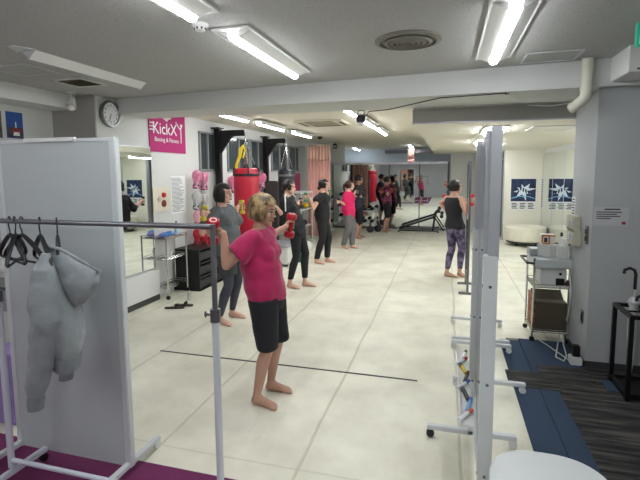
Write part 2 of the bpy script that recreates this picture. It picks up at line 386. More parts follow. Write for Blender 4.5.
# grilles, hatches, detectors
M_grille = mat('grille_grey', (120, 118, 108), .6)
t = thing('ceiling_diffuser', 'round ringed air diffuser in ceiling at top centre', 'air vent', tuple(atZ(408, 40, ZC)))
b = MB()
b.lathe([(.225, 0), (.225, -.012), (.19, -.02), (.185, -.004), (.0, -.002)], (0, 0, 0), (0, 0, 1), M_grille, 40); b.build('outer_ring', t)
b = MB()
for r_ in (.15, .11, .075, .04):
    b.lathe([(r_, -.004), (r_+.012, -.02), (r_-.008, -.028), (r_-.02, -.012)], (0, 0, 0), (0, 0, 1), M_grille, 32)
b.build('inner_rings', t)
def vent(u, v, sx, sy, label, z=ZC, rz=0):
    p = atZ(u, v, z); t = thing('ceiling_vent', label, 'air vent', (p.x, p.y, z), rz)
    b = MB()
    for s_ in (-1, 1):
        b.span((s_*sx-.015, -sy-.015, -.012), (s_*sx+.015, sy+.015, 0), M_white); b.span((-sx, s_*sy-.015, -.012), (sx, s_*sy+.015, 0), M_white)
    b.build('frame', t)
    b = MB(); n = int(sy*2/.035)
    for k in range(n): y = -sy+.0175+k*.035; b.box((0, y, -.006), (2*sx-.03, .022, .003), mat('vent_brown', (132, 126, 104), .6), (R(35), 0, 0))
    b.build('louvres', t)
    MB().span((-sx, -sy, -.002), (sx, sy, -.001), M_grille).build('backing', t)
vent(80, 82, .16, .16, 'small square brown-louvred vent in ceiling beside unlit light')
def hatch(pts, label, z=ZC):
    ps = [atZ(u, v, z) for u, v in pts]
    x0 = sum(p.x for p in (ps[0], ps[3]))/2; x1 = sum(p.x for p in (ps[1], ps[2]))/2
    y0 = sum(p.y for p in (ps[0], ps[1]))/2; y1 = sum(p.y for p in (ps[2], ps[3]))/2
    x0, x1 = sorted((x0, x1)); y0, y1 = sorted((y0, y1))
    t = thing('access_hatch', label, 'hatch', ((x0+x1)/2, (y0+y1)/2, z)); w, d = (x1-x0)/2, (y1-y0)/2
    MB().span((-w+.012, -d+.012, -.004), (w-.012, d-.012, 0), M_ceil2 if z == ZD else M_ceil).build('panel', t)
    b = MB()
    for s_ in (-1, 1):
        b.span((s_*w-.008, -d, -.008), (s_*w+.008, d, 0), M_grey); b.span((-w, s_*d-.008, -.008), (w, s_*d+.008, 0), M_grey)
    b.build('rim', t)
hatch([(520, 62), (574, 60), (582, 50), (530, 52)], 'square metal-rimmed access hatch in ceiling left of white pipe')
hatch([(527, 131), (573, 129), (574, 125), (532, 126)], 'thin-rimmed access hatch in lowered ceiling of the back room', ZD)
hatch([(15, 77), (50, 72), (28, 62), (0, 66)], 'flat access hatch in ceiling beside unlit light at far left')
t = thing('smoke_detector', 'small white round smoke detector beside the top left lamp', 'detector', tuple(atZ(200, 24, ZC)))
MB().lathe([(.05, 0), (.05, -.012), (.038, -.02), (.03, -.04), (.0, -.043)], (0, 0, 0), (0, 0, 1), M_white).build('body', t)
b = MB()
for k in range(8): a = k*PI/4; b.box((.034*math.cos(a), .034*math.sin(a), -.03), (.006, .01, .012), M_base, (0, 0, a))
b.build('slots', t)
t = thing('smoke_detector', 'small white detector at the top left edge of ceiling near unlit light', 'detector', tuple(atZ(2, 91, ZC)))
MB().lathe([(.05, 0), (.05, -.012), (.038, -.02), (.03, -.035), (.0, -.037)], (0, 0, 0), (0, 0, 1), M_white).build('body', t)
# dome camera
p = atZ(319, 138, ZF); o = MB().lathe([(.07, 0), (.07, -.02), (.05, -.05), (.0, -.075)], (0, 0, 0), (0, 0, 1), M_black).build('dome_camera', loc=(-3.0, 10.6, ZF)); tag(o, 'tiny dark dome camera on ceiling past the left row of lights', 'camera')
# ceiling cassette
t = thing('ceiling_air_conditioner', 'flat square air conditioner cassette in far ceiling between lamp rows', 'air conditioner', (-2.1, 7.65, ZF))
MB().span((-.42, -.42, -.03), (.42, .42, 0), mat('cassette_cream', (206, 202, 182), .6), .008).build('panel', t)
b = MB()
for s_ in (-1, 1): b.span((s_*.35-.025, -.25, -.034), (s_*.35+.025, .25, -.028), M_base); b.span((-.25, s_*.35-.025, -.034), (.25, s_*.35+.025, -.028), M_base)
b.build('air_slots', t)
b = MB(); b.span((-.25, -.25, -.036), (.25, .25, -.028), mat('intake_grille', (152, 148, 126), .7)); b.build('intake_grille', t)
# grille above the mirrors on the rear wall
p = atY(385, 152, 16.9); q = atY(441, 150, 16.9)
o = MB().span((p.x, 16.86, p.z-.07), (q.x, 16.9, p.z+.06), M_steel).build('wall_grille'); tag(o, 'long dark grille high on rear wall above the mirrors', 'air vent')
# ================================================================ left side things
p = atX(109, 114, XC+.02)
t = thing('wall_clock', 'round wall clock with grey rim and white face on upper left wall', 'clock', tuple(p))
MB().lathe([(.0, 0), (.15, 0), (.158, .02), (.15, .04), (.132, .04), (.128, .022)], (0, 0, 0), (1, 0, 0), M_steel, 36).build('rim', t)
MB().lathe([(.0, .018), (.13, .018), (.13, .024), (0, .024)], (0, 0, 0), (1, 0, 0), M_paper, 36).build('dial', t)
b = MB()
for k in range(12):
    a = k*PI/6; M4 = Matrix.Translation((.028, .098*math.sin(a), .098*math.cos(a)-.012)) @ Matrix(((0, 0, 1, 0), (1, 0, 0, 0), (0, 1, 0, 0), (0, 0, 0, 1)))
    b.text(str(k or 12), .038, M4, M_ink, ext=.0005)
b.build('numerals', t, smooth=0)
for nm_, an, ln, w_ in (('hour_hand', 205, .065, .008), ('minute_hand', 33*6, .10, .005)):
    a = R(an); MB().box((.031, .5*ln*math.sin(a), .5*ln*math.cos(a)), (.002, w_, ln), M_black, (-a, 0, 0)).build(nm_, t)
# spotlight
p = atZ(71, 92, ZC)
t = thing('spotlight', 'small white ceiling spotlight with a round bulb at upper left', 'spotlight', tuple(p))
b = MB(); b.lathe([(.05, 0), (.05, -.012), (.0, -.014)], (0, 0, 0), (0, 0, 1), M_white); b.cyl((0, 0, -.01), (0, 0, -.07), .01, M_white); b.build('stem', t)
MB().lathe([(.0, .05), (.03, .05), (.04, .0), (.055, -.07), (.05, -.07), (.035, -.0)], (.0, 0, -.11), (-.3, .5, .8), M_white).build('lamp_shade', t)
MB().ball((.02, -.03, -.17), .038, mat('bulb_glass', (238, 238, 232), .25)).build('bulb', t)
# two posters on the left wall
def poster_left(ua, va, ub, vb, label, sky, night=False):
    a = atX(ua, va, XL); c = atX(ub, vb, XL); y0, y1, z1, z0 = a.y, c.y, a.z, atX(ua, 0, XL).z
    z0 = atX(ub, vb, XL).z
    w = y1-y0; h = z1-z0
    b = MB(); b.span((0, 0, 0), (.006, w, h), mat(label[:12].strip()+'_sky', sky, .5, var=.35, scale=4))
    dark = mat('poster_trees', (40, 44, 46), .6, rgb2=(70, 66, 60), scale=22)
    b.span((.005, .01, .01), (.008, w-.01, h*.42), dark)
    if not night:
        b.prism([(.009, w*.50, h*.3), (.009, w*.58, h*.3), (.009, w*.57, h*.62), (.009, w*.51, h*.62)], (.001, 0, 0), M_paper)
        b.prism([(.009, w*.25, h*.2), (.009, w*.85, h*.2), (.009, w*.75, h*.4), (.009, w*.35, h*.4)], (.002, 0, 0), mat('poster_red', (168, 52, 60), .6, rgb2=(110, 40, 46), scale=30))
        b.prism([(.009, w*.35, h*.1), (.009, w*.75, h*.1), (.009, w*.7, h*.24), (.009, w*.4, h*.24)], (.003, 0, 0), M_paper)
    else:
        for k in range(9): b.span((.008, w*(.1+.09*k), h*.12), (.010, w*(.15+.09*k), h*(.5+.3*((k*5) % 3)/3)), M_paper if k % 2 else M_base)
    o = b.build('poster', loc=(XL, y0, z0), smooth=0); tag(o, label, 'poster')
poster_left(5, 111, 23.5, 139, 'blue sky photo poster with pale tower and red blossoms on left wall', (30, 74, 150))
poster_left(-14, 109, 2.5, 138, 'dark grey photo poster of buildings cut by left edge of the photo', (90, 92, 96), True)
# banner on the pillar
def onp(u, v): return atX(u, v, XC)
a, c = onp(147, 117), onp(185.5, 153)
a = onp(147.5, 117); c = onp(185, 153.5); c.z = onp(166, 152.5).z; a.z = onp(185, 114.8).z
t = thing('wall_banner', 'pink cloth banner with white lettering hanging high on left wall', 'banner', (XC+.004, (a.y+c.y)/2, (a.z+c.z)/2), R(90))
w, h = (c.y-a.y)/2, (a.z-c.z)/2
b = MB(); n = 12
M_pink = mat('banner_pink', (166, 36, 104), .8, var=.04)
pts = [(-w, -h), (w, -h), (w, h)] + [(.28*w, h-.03), (.22*w, h-.12), (.1*w, h-.12), (-.02*w, h-.165), (-.3*w, h-.12), (-.42*w, h-.075), (-.6*w, h-.06), (-w, h-.07)]
b.prism([(x, -.012, z) for x, z in pts], (0, .008, 0), M_pink); b.build('cloth', t, smooth=0)
def XZ(x, y, z, s=1): return Matrix(((1*s, 0, 0, x), (0, 0, -1, y), (0, s, 0, z), (0, 0, 0, 1)))
b = MB(); b.text('KickX', .23, XZ(-.08, -.016, -.045), M_paper, ext=.001)
b.text('Boxing & Fitness', .085, XZ(-.04, -.016, -.15), M_paper, ext=.001)
for k in range(3): b.span((-w+.005, -.018, .085-.045*k), (-w+.11, -.014, .10-.045*k), M_paper)
# kicking figure mark
b.tube([(w-.13, -.017, -.15), (w-.125, -.017, .0), (w-.135, -.017, .07)], .010, M_paper); b.tube([(w-.13, -.017, .05), (w-.19, -.017, .09), (w-.25, -.017, .15)], .010, M_paper); b.tube([(w-.13, -.017, .06), (w-.09, -.017, .12)], .009, M_paper)
b.ball((w-.115, -.017, .11), (.02, .003, .025), M_paper)
b.build('lettering', t, smooth=0)
def sheet(name, label, cat, a, c, lines, mt=None, M4=None, col=None):
    pass
# notice on the pillar
a, c = onp(170, 176), onp(186, 212)
b = MB(); W_, H_ = c.y-a.y, a.z-c.z
b.span((0, -.004, 0), (W_, 0, H_), M_paper)
z = H_-.03
random.seed(3)
while z > .03:
    b.span((.02, -.006, z-.006), (W_*random.uniform(.55, .92), -.004, z), M_ink); z -= .019
o = b.build('notice_sheet', loc=(XC+.001, a.y, c.z), rz=R(90), smooth=0); tag(o, 'white printed notice sheet on left wall beneath the pink banner', 'notice')
# fire alarm panel
a, c = onp(151, 188), onp(169, 210)
cx, cz = (a.y+c.y)/2, (a.z+c.z)/2; w, h = (c.y-a.y)/2, (a.z-c.z)/2
t = thing('alarm_panel', 'cream fire alarm panel with red lamp and call button on left wall', 'alarm', (XC, cx, cz), R(90))
b = MB(); b.span((-w, -.025, -h), (w, 0, h), mat('panel_cream', (214, 208, 188), .5), .004); b.build('cover', t)
b = MB(); b.lathe([(.0, 0), (.038, 0), (.03, .03), (0, .04)], (.04, -.025, .06), (0, -1, 0), mat('alarm_red', (196, 26, 30), .3)); b.build('lamp', t)
b = MB(); b.lathe([(.0, 0), (.05, 0), (.05, .012), (.03, .014), (0, .016)], (.04, -.025, -.06), (0, -1, 0), mat('alarm_dark', (120, 30, 32), .4)); b.build('call_button', t)
b = MB(); b.lathe([(.0, 0), (.036, 0), (.034, .006), (0, .006)], (-.06, -.025, .0), (0, -1, 0), mat('panel_grille', (184, 178, 160), .5)); b.build('speaker_grille', t)
# ------------------------------------------------ boxing gloves on hooks
def glove(name, label, loc, rz, col, cuff, group, s=1.0, flip=1):
    t = thing(name, label, 'boxing glove', loc, rz, group)
    m1 = mat('glove_'+'_'.join(map(str, col)), col, .35, var=.12, scale=25); m2 = mat('cuff_'+'_'.join(map(str, cuff)), cuff, .5, rgb2=(40, 34, 36), scale=28)
    b = MB()
    b.ball((0, 0, .0), (.055*s, .062*s, .075*s), m1); b.ball((.02*s, 0, .035*s), (.045*s, .055*s, .05*s), m1); b.rcone((0, 0, -.03*s), (0, 0, -.10*s), .045*s, .036*s, m1)
    b.rcone((.03*s, flip*.05*s, -.05*s), (.035*s, flip*.055*s, .015*s), .022*s, .024*s, m1)
    remesh(b.build('padding', t, smooth=180), .007, 3)
    b = MB(); b.lathe([(.0, 0), (.038*s, 0), (.046*s, -.03*s), (.05*s, -.09*s), (.042*s, -.09*s), (.0, -.085*s)], (0, 0, -.08*s), (0, 0, -1) if False else (0, 0, 1), m2, 18); b.build('cuff', t)
    return t
specs = [((196, 176), (204, 178), (208, 128, 158), (230, 150, 180), 'pink'), ((196, 197), (204, 199), (186, 186, 184), (200, 200, 198), 'silver'),
         ((197, 216), (204, 219), (226, 170, 180), (214, 150, 160), 'pale pink'), ((197, 234), (203, 238), (198, 44, 60), (170, 30, 46), 'red')]
for ra, rb, c1, c2, nm_ in specs:
    for k, (u, v) in enumerate((ra, rb)):
        p = atX(u, v, XB+(.07 if k else .15))
        glove('boxing_glove', '%s boxing glove hanging on wall, %s of its pair' % (nm_, 'left' if k == 0 else 'right'), tuple(p), R(0), c1, c2, 'boxing gloves hanging on the wall', 1.15, -1 if k else 1)
for k, (u, v) in enumerate(((232, 181), (262, 178), (259, 197))):
    p = atX(u, v, XB+.07)
    glove('boxing_glove', ['pink boxing glove on wall left of red punching bag', 'pink boxing glove on wall right of red bag top', 'pale pink boxing glove on wall right of red bag, lower'][k], tuple(p), 0, (222, 120, 158) if k < 2 else (226, 170, 180), (230, 150, 180) if k < 2 else (214, 150, 160), 'boxing gloves hanging on the wall', 1.3)
# ------------------------------------------------ bag stands and bags
M_bagred = mat('bag_red', (180, 24, 50), .32, var=.08, scale=8, bump=.1, bscale=12)
M_bagblk = mat('bag_black', (30, 30, 34), .4, var=.2, bump=.1, bscale=12)
def bag_stand(up, ua, vtop, Yp, label):
    x = atY(up, 140, Yp).x; zt = atY(up, vtop, Yp).z
    xa = atY(ua, 140, Yp-.0).x
    t = thing('bag_stand', label, 'punching bag stand', (x, Yp, 0), 0, 'black steel bag stands')
    b = MB(); b.span((-.05, -.05, 0), (.05, .05, zt), M_blackm, .006); b.build('post', t)
    b = MB(); b.span((-.08, -.1, zt), (.07, .1, zt+.02), M_blackm); b.build('top_plate', t)
    b = MB(); L_ = xa-x
    b.span((.05, -.035, zt-.13), (L_, .035, zt-.03), M_blackm, .004); b.prism([(.05, -.03, zt-.42), (.05, -.03, zt-.13), (.28, -.03, zt-.13), (.22, -.03, zt-.18)], (0, .06, 0), M_blackm); b.build('arm', t)
    b = MB(); b.span((-.08, -.35, 0), (.35, .35, .03), M_blackm, .005); b.build('base', t)
    b = MB(); b.span((-.07, -.06, 1.45), (.07, .06, 1.52), M_blackm, .006); b.build('collar', t)
    return V((x+L_, Yp, zt-.13))
def bag(name, label, top, zt, zb, r, m1, m2, hook):
    t = thing(name, label, 'punching bag', (top.x, top.y, zb))
    H_ = zt-zb
    b = MB(); b.lathe([(0, 0), (r*.8, 0), (r*.95, .03), (r, .15), (r, H_-.12), (r*.93, H_-.02), (r*.8, H_), (0, H_)], (0, 0, 0), (0, 0, 1), m1, 28); b.build('body', t)
    b = MB(); b.lathe([(r*1.005, 0), (r*1.012, .01), (r*1.012, .035), (r*1.005, .045)], (0, 0, H_-.14), (0, 0, 1), m2, 28)
    for k in range(4):
        a = k*PI/2+.6; b.tube([(r*1.01*math.cos(a), r*1.01*math.sin(a), H_-.13), (r*1.01*math.cos(a), r*1.01*math.sin(a), H_-.02), (r*.7*math.cos(a), r*.7*math.sin(a), H_+.06)], .013, m2)
    b.build('straps', t)
    b = MB(); hz = hook.z-zb
    for k in range(4):
        a = k*PI/2+.6; b.tube([(r*.7*math.cos(a), r*.7*math.sin(a), H_+.05), (0, 0, hz-.08)], .008, M_chrome, 6)
    b.tube([(0, 0, hz-.09), (0, 0, hz-.0)], .012, M_chrome, 6)
    b.build('chain', t); return t
h1 = bag_stand(218, 245.5, 129, 6.95, 'black steel bag stand holding red punching bag by window')
bag('punching_bag', 'large red vinyl punching bag hanging behind the women', h1, 1.81, .40, .212, M_bagred, M_black, h1)
h2 = bag_stand(265.5, 286, 137.5, 9.05, 'black steel bag stand holding black punching bag, farther back')
bag('punching_bag', 'narrow black punching bag hanging beyond the red one', h2, 1.79, .5, .18, M_bagblk, M_steel, h2)
h2b = h2 + V((-.05, 0, 0))
o = MB().tube([h2b, atY(278.5, 181, 8.95)], .012, M_black).build('hanging_strap'); tag(o, 'black strap slanting from the arm over the black punching bag', 'strap')
# yellow hand wrap over the red bag chain
P0 = [atY(243, 146, 6.85), atY(241, 149, 6.85), atY(240, 156, 6.83), atY(237, 163, 6.82), atY(236, 168, 6.82)]
b = MB(); b.tube(P0, [.022, .03, .028, .022, .03], mat('yellow_strap', (222, 196, 30), .6), 8); b.tube([atY(243, 145, 6.85), atY(245, 150, 6.85), atY(243, 158, 6.83)], .014, mat('yellow_strap', (222, 196, 30)), 8)
o = b.build('hand_wrap'); tag(o, 'bright yellow strap hanging above the red punching bag', 'strap')
# dark brown padded board between the bags
p = atY(271.5, 181, 8.2)
o = MB().span((-.13, -.05, 0), (.13, .05, p.z), mat('dark_brown', (52, 46, 44), .5), .015).build('padded_board', loc=(p.x, 8.2, 0)); tag(o, 'dark brown padded board standing between the two punching bags', 'board')
p = atX(296.5, 184, XB+.05)
o = MB().span((-.05, -.16, -.28), (.05, .16, .28), mat('magenta_pad', (176, 40, 90), .5), .01).build('kick_pad', loc=tuple(p)); tag(o, 'small magenta pad hanging right of black punching bag', 'pad')
# ------------------------------------------------ curtain and its rail
M_curt = mat('curtain_pink', (232, 178, 166), .85, var=.05, scale=6, fuzz=.3); M_net = mat('curtain_net', (226, 186, 170), .9, var=.15, scale=120)
def curtain(x0, y0, x1, y1, ztop, zb, nw, label):
    t = thing('curtain', label, 'curtain', (x0, y0, 0)); d = V((x1-x0, y1-y0, 0)); L_ = d.length; d.normalize(); n = V((-d.y, d.x, 0))
    for nm_, za, zb_, m in (('net_band', ztop-.38, ztop, M_net), ('drape', zb, ztop-.38, M_curt)):
        b = MB(); N_ = nw*8; f = []; bk = []
        for i in range(N_+1):
            s_ = i/N_; base = d*(L_*s_)
            o1 = n*(.035*math.sin(2*PI*nw*s_)+.012*math.sin(2*PI*nw*.37*s_+1))
            f.append([b.bm.verts.new(base+o1*(1.25 if z < 1 else 1)+V((0, 0, z))) for z in (za, (za+zb_)/2, zb_)])
        for i in range(N_):
            for j in range(2): b.face([f[i][j], f[i+1][j], f[i+1][j+1], f[i][j+1]], m)
        o = b.build(nm_, t, smooth=180, recalc=False); md = o.modifiers.new('thickness', 'SOLIDIFY'); md.thickness = .006
    return t
curtain(-3.37, 10.8, -2.80, 10.85, 2.41, .12, 7, 'pale pink curtain with net top hanging in far left corner')
o = MB().tube([(-3.86, 10.78, 2.43), (-3.4, 10.8, 2.43), (-2.75, 10.85, 2.43)], .014, M_alu).build('curtain_rail'); tag(o, 'thin metal curtain rail above the pale pink curtain', 'rail')
b = MB(); b.cyl((0, 0, 0), (0, 0, -.05), .012, M_black); b.span((-.05, -.04, -.19), (.05, .04, -.05), M_black, .008); b.cyl((0, -.045, -.13), (0, -.035, -.13), .03, M_grey)
p = atY(335, 146.5, 12.6); o = b.build('ceiling_speaker', loc=(p.x, 12.6, ZF)); tag(o, 'small black speaker hanging from ceiling right of the curtain', 'speaker')
curt2 = atY(411, 148, 15.5)
curtain(curt2.x-.1, 15.5, curt2.x+.12, 15.5, curt2.z, curt2.z-.5, 3, 'narrow pink cloth hanging above the rear mirrors')
# ------------------------------------------------ wire shelf cart by the pillar
def wire_cart(x, y, rz, label, sx=.28, sy=.17, H_=.86, levels=(.16, .58, .82)):
    t = thing('wire_shelf_cart', label, 'cart', (x, y, 0), rz)
    for i in (-1, 1):
        for j in (-1, 1):
            l = MB().cyl((i*sx, j*sy, .07), (i*sx, j*sy, H_), .012, M_chrome, 10).build('post', t)
            c_ = MB(); c_.lathe([(.0, -.012), (.028, -.012), (.03, 0), (.028, .012), (.0, .012)], (i*sx, j*sy, .03), (0, 1, 0), M_black, 16); c_.cyl((i*sx, j*sy, .05), (i*sx, j*sy, .075), .008, M_chrome); c_.build('caster', l)
    for z in levels:
        b = MB()
        for j in (-1, 1): b.cyl((-sx, j*sy, z), (sx, j*sy, z), .006, M_chrome, 6); b.cyl((-sx, j*sy, z+.03), (sx, j*sy, z+.03), .004, M_chrome, 6)
        for i in (-1, 1): b.cyl((i*sx, -sy, z), (i*sx, sy, z), .006, M_chrome, 6); b.cyl((i*sx, -sy, z+.03), (i*sx, sy, z+.03), .004, M_chrome, 6)
        for k in range(11): xx = -sx+2*sx*(k+.5)/11; b.cyl((xx, -sy, z), (xx, sy, z), .003, M_chrome, 6)
        b.build('shelf', t)
    return t
wire_cart(-3.74, 5.42, 0, 'chrome wire shelf cart by left wall holding blue cloths', .10, .24, .88, (.16, .55, .84))
b = MB()
b.ball((0, 0, .03), (.08, .14, .03), mat('blue_cloth', (60, 120, 190), .7, rgb2=(150, 110, 190), scale=12)); b.ball((.05, .02, .05), (.06, .05, .03), mat('blue_cloth2', (90, 150, 210), .7))
o = b.build('folded_cloths', loc=(-3.74, 5.33, .855)); tag(o, 'blue and lilac cloths on top shelf of wire cart', 'cloth')
def bottle(name, label, loc, col, h=.2, r=.03, cap=(240, 240, 240)):
    m1 = mat('bottle_%d_%d_%d' % col, col, .25); m2 = mat('cap_%d_%d_%d' % cap, cap, .4)
    t = thing(name, label, 'bottle', loc); MB().lathe([(0, 0), (r, 0), (r, h*.62), (r*.45, h*.78), (r*.4, h*.85)], (0, 0, 0), (0, 0, 1), m1, 16).build('body', t)
    MB().lathe([(r*.45, h*.83), (r*.45, h), (0, h)], (0, 0, 0), (0, 0, 1), m2, 12).build('cap', t); return t
bottle('bottle', 'clear blue-capped bottle on top of wire cart by left wall', (-3.72, 5.55, .85), (170, 200, 220), .2, .03, (60, 110, 180))
o = MB().lathe([(0, 0), (.035, 0), (.045, .09), (.04, .09), (.03, .01), (0, .01)], (0, 0, 0), (0, 0, 1), M_white).build('cup', loc=(-3.72, 5.36, .56)); tag(o, 'white cup on the middle shelf of wire cart by left wall', 'cup')
# sandals
def sandal(x, y, rz, label):
    t = thing('sandal', label, 'sandal', (x, y, 0), rz, 'pair of dark sandals'); m = mat('sandal_brown', (62, 50, 40), .7)
    MB().loft([((-.12, 0, .012), (0, .028, 0), (0, 0, .012)), ((-.05, 0, .012), (0, .034, 0), (0, 0, .012)), ((.06, 0, .012), (0, .045, 0), (0, 0, .012)), ((.12, 0, .012), (0, .028, 0), (0, 0, .012))], m, 14).build('sole', t)
    b = MB(); b.tube([(.02, -.045, .01), (.03, -.02, .05), (.03, .02, .05), (.02, .045, .01)], .014, mat('sandal_strap', (34, 30, 28), .7)); b.build('strap', t)
sandal(-3.33, 4.86, R(20), 'brown sandal on mat below wire cart, nearer of the pair'); sandal(-3.28, 4.99, R(10), 'brown sandal on mat below wire cart, farther of the pair')
bottle('spray_bottle', 'small clear bottle standing on mat near the sandals', (-3.36, 5.25, 0), (196, 200, 190), .13, .025)
# dark cabinets against the bag wall
def cabinet(x, y, w, d, h, label, n=3):
    t = thing('storage_rack', label, 'cabinet', (x, y, 0), 0)
    b = MB()
    for z in [h*k/n for k in range(n+1)]: b.span((-w/2, -d/2, max(0, z-.02)), (w/2, d/2, z+.002), M_black)
    for s_ in (-1, 1): b.span((-w/2, s_*d/2-.012, 0), (w/2, s_*d/2+.012, h), M_black)
    b.span((-w/2, -d/2, 0), (-w/2+.02, d/2, h), M_black); b.build('carcass', t)
    for k in range(n):
        b = MB(); z0 = h*k/n+.02; b.span((-w/2+.05, -d/2+.04, z0), (w/2-.03, d/2-.04, z0+h/n-.08), mat('drawer_dark', (44, 46, 50), .45), .006); dr = b.build('drawer', t)
        b = MB(); b.tube([(w/2-.03, -.07, z0+.09), (w/2+.0, -.06, z0+.09), (w/2+.0, .06, z0+.09), (w/2-.03, .07, z0+.09)], .006, M_chrome); b.build('handle', dr)
    return t
cabinet(-3.65, 6.08, .40, .78, .62, 'low black drawer unit against wall beneath the boxing gloves')
cabinet(-3.65, 7.8, .4, .8, .66, 'low black drawer unit beneath the window behind woman in grey')
# ------------------------------------------------ white-grey mobile partition board
BY = 2.03
t = thing('partition_board', 'tall pale grey mobile partition board standing on purple carpet at left', 'partition', (-2.12, BY, 0))
M_board = mat('board_fabric', (186, 194, 196), .7, var=.02, scale=80, bump=.1, bscale=400)
b = MB(); b.span((-.40, -.012, .045), (.375, .012, 1.90), M_board); b.build('panel', t)
b = MB(); b.span((-.39, .013, .06), (.365, .016, 1.88), M_mirror); b.build('rear_mirror', t)
for s_ in (-.405, .395):
    b = MB(); b.span((s_-.02, -.02, .04), (s_+.02, .02, 1.915), M_grey, .004); st = b.build('upright', t)
    b = MB(); b.span((s_-.018, -.26, .045), (s_+.018, .26, .075), M_grey, .004); b.build('foot', t)
    for e in (-.24, .24):
        b = MB(); b.lathe([(0, -.012), (.022, -.012), (.024, 0), (.022, .012), (0, .012)], (s_+.0, e, .024), (1, 0, 0), M_white, 16); b.build('caster', t)
b = MB(); b.span((-.42, -.015, 1.90), (.41, .015, 1.918), M_grey); b.build('top_rail', t)
b = MB(); b.span((-.2, -.022, 1.905), (.15, .0, 1.925), M_white); b.build('clip_strip', t)
# ------------------------------------------------ clothes rack
RY = 1.78
xl, xr = atY(9, 430, RY).x, atY(218, 400, RY).x
zt = atY(215, 227, RY).z
t = thing('clothes_rack', 'metal clothes rack with steel top bar and white lower posts in front', 'clothes rack', ((xl+xr)/2, RY, 0)); hw = (xr-xl)/2
M_rackw = mat('rack_white', (206, 210, 220), .4, var=.02); M_racks = mat('rack_steel', (132, 134, 140), .32, .85)
MB().cyl((-hw-.12, 0, zt), (hw+.005, 0, zt), .013, M_racks, 16).build('top_bar', t)
for s_ in (-1, 1):
    MB().cyl((s_*hw, 0, .1), (s_*hw, 0, 1.08), .017, M_rackw, 16).build('lower_post', t)
    MB().cyl((s_*hw, 0, 1.06), (s_*hw, 0, zt+.012), .0125, M_racks, 16).build('upper_post', t)
    b = MB(); b.lathe([(.013, -.03), (.024, -.03), (.024, .03), (.013, .03)], (s_*hw, 0, 1.075), (0, 0, 1), M_steel, 16); b.cyl((s_*hw-.02, 0, 1.075), (s_*hw-.05, 0, 1.075), .006, M_steel); b.ball((s_*hw-.05, 0, 1.075), (.006, .006, .016), M_steel); b.build('clamp', t)
    b = MB(); b.span((s_*hw-.016, -.22, .055), (s_*hw+.016, .22, .085), M_rackw, .004); f_ = b.build('foot', t)
    for e in (-.2, .2):
        b = MB(); b.lathe([(0, -.014), (.022, -.014), (.026, 0), (.022, .014), (0, .014)], (s_*hw+.0, e, .026), (1, 0, 0), M_black, 16); b.cyl((s_*hw, e, .026), (s_*hw, e, .06), .007, M_chrome); b.build('caster', f_)
MB().cyl((-hw, 0, .14), (hw, 0, .14), .013, M_rackw, 12).build('lower_bar', t)
# hangers
def hanger(u, rz, label, tilt=0., s=1.0):
    p = atY(u, 229, RY); z = zt
    t = thing('clothes_hanger', label, 'hanger', (p.x, RY, z), rz, 'black hangers on the clothes rack')
    b = MB(); pts = []
    for k in range(13):
        a = R(200 - k*20); pts.append((0, .022*math.cos(a)*1.0, -.008+.027*math.sin(a)))
    pts = [(0, -.02*math.cos(R(k*22)), .0+.024*math.sin(R(k*22))) for k in range(0, 9)] + [(0, .018, -.03), (0, .004, -.05), (0, 0, -.075)]
    b.tube(pts, .0035, M_black, 8); b.build('hook', t)
    b = MB()
    b.tube([(0, 0, -.07), (0, .03, -.08), (0, .11, -.12), (0, .19, -.175), (0, .2, -.195), (0, .185, -.205)], [.009, .011, .012, .010, .009, .007], M_black, 10)
    b.tube([(0, 0, -.07), (0, -.03, -.08), (0, -.11, -.12), (0, -.19, -.175), (0, -.2, -.195), (0, -.185, -.205)], [.009, .011, .012, .010, .009, .007], M_black, 10)
    b.tube([(0, -.185, -.205), (0, .185, -.205)], .006, M_black, 8)
    b.build('shoulder_bar', t); return t
hg = hanger(57, R(44), 'black hanger at the right, carrying the grey hoodie')
for ch_ in hg.children:
    if ch_.name.startswith('shoulder_bar'): ch_.scale = (.8, .42, 1)
hanger(40, R(58), 'empty black hanger just left of the grey hoodie', s=1)
hanger(22, R(75), 'empty black hanger second from the left edge of the rack')
hanger(10, R(66), 'empty black hanger at the left edge of the photo, nearly edge on')
hanger(15, R(38), 'empty black hanger between the two leftmost hangers, turned across')
# hoodie
M_hood = mat('hoodie_grey', (138, 146, 149), .95, var=.10, scale=70, bump=.2, bscale=180, fuzz=.3)
hx = atY(57, 229, RY).x
t = thing('hoodie', 'heather grey hooded sweatshirt hanging edge-on from the clothes rack', 'hoodie', (hx, RY, zt-.1))
O = V((hx, RY, zt-.1)); g0 = V((-math.sin(R(44)), math.cos(R(44)), 0)); g1 = V((g0.y, -g0.x, 0))    # along the shoulders, and front to back
def HP(u, v, dy=0.): return atY(u, v, RY+dy)-O
def ring(p, rx, ry): return (p, g1*rx, g0*ry)
b = MB()
b.loft([ring(HP(52, 247), .020, .03), ring(HP(50, 257), .042, .10), ring(HP(54, 275), .060, .15), ring(HP(60, 300), .080, .16), ring(HP(66, 325), .088, .16), ring(HP(68, 345), .074, .15), ring(HP(68, 351), .062, .14)], M_hood, 28)
b.loft([ring(HP(46, 252, -.09), .022, .03), ring(HP(43, 268, -.11), .050, .06), ring(HP(45, 295, -.13), .072, .06), ring(HP(46, 320, -.14), .070, .058), ring(HP(43, 345, -.14), .060, .054), ring(HP(40, 368, -.14), .056, .05), ring(HP(37.5, 385, -.14), .050, .045), ring(HP(36.5, 396, -.14), .042, .04)], M_hood, 24)
remesh(b.build('body', t, smooth=180), .006, 5, disp=.020, dscale=.075)
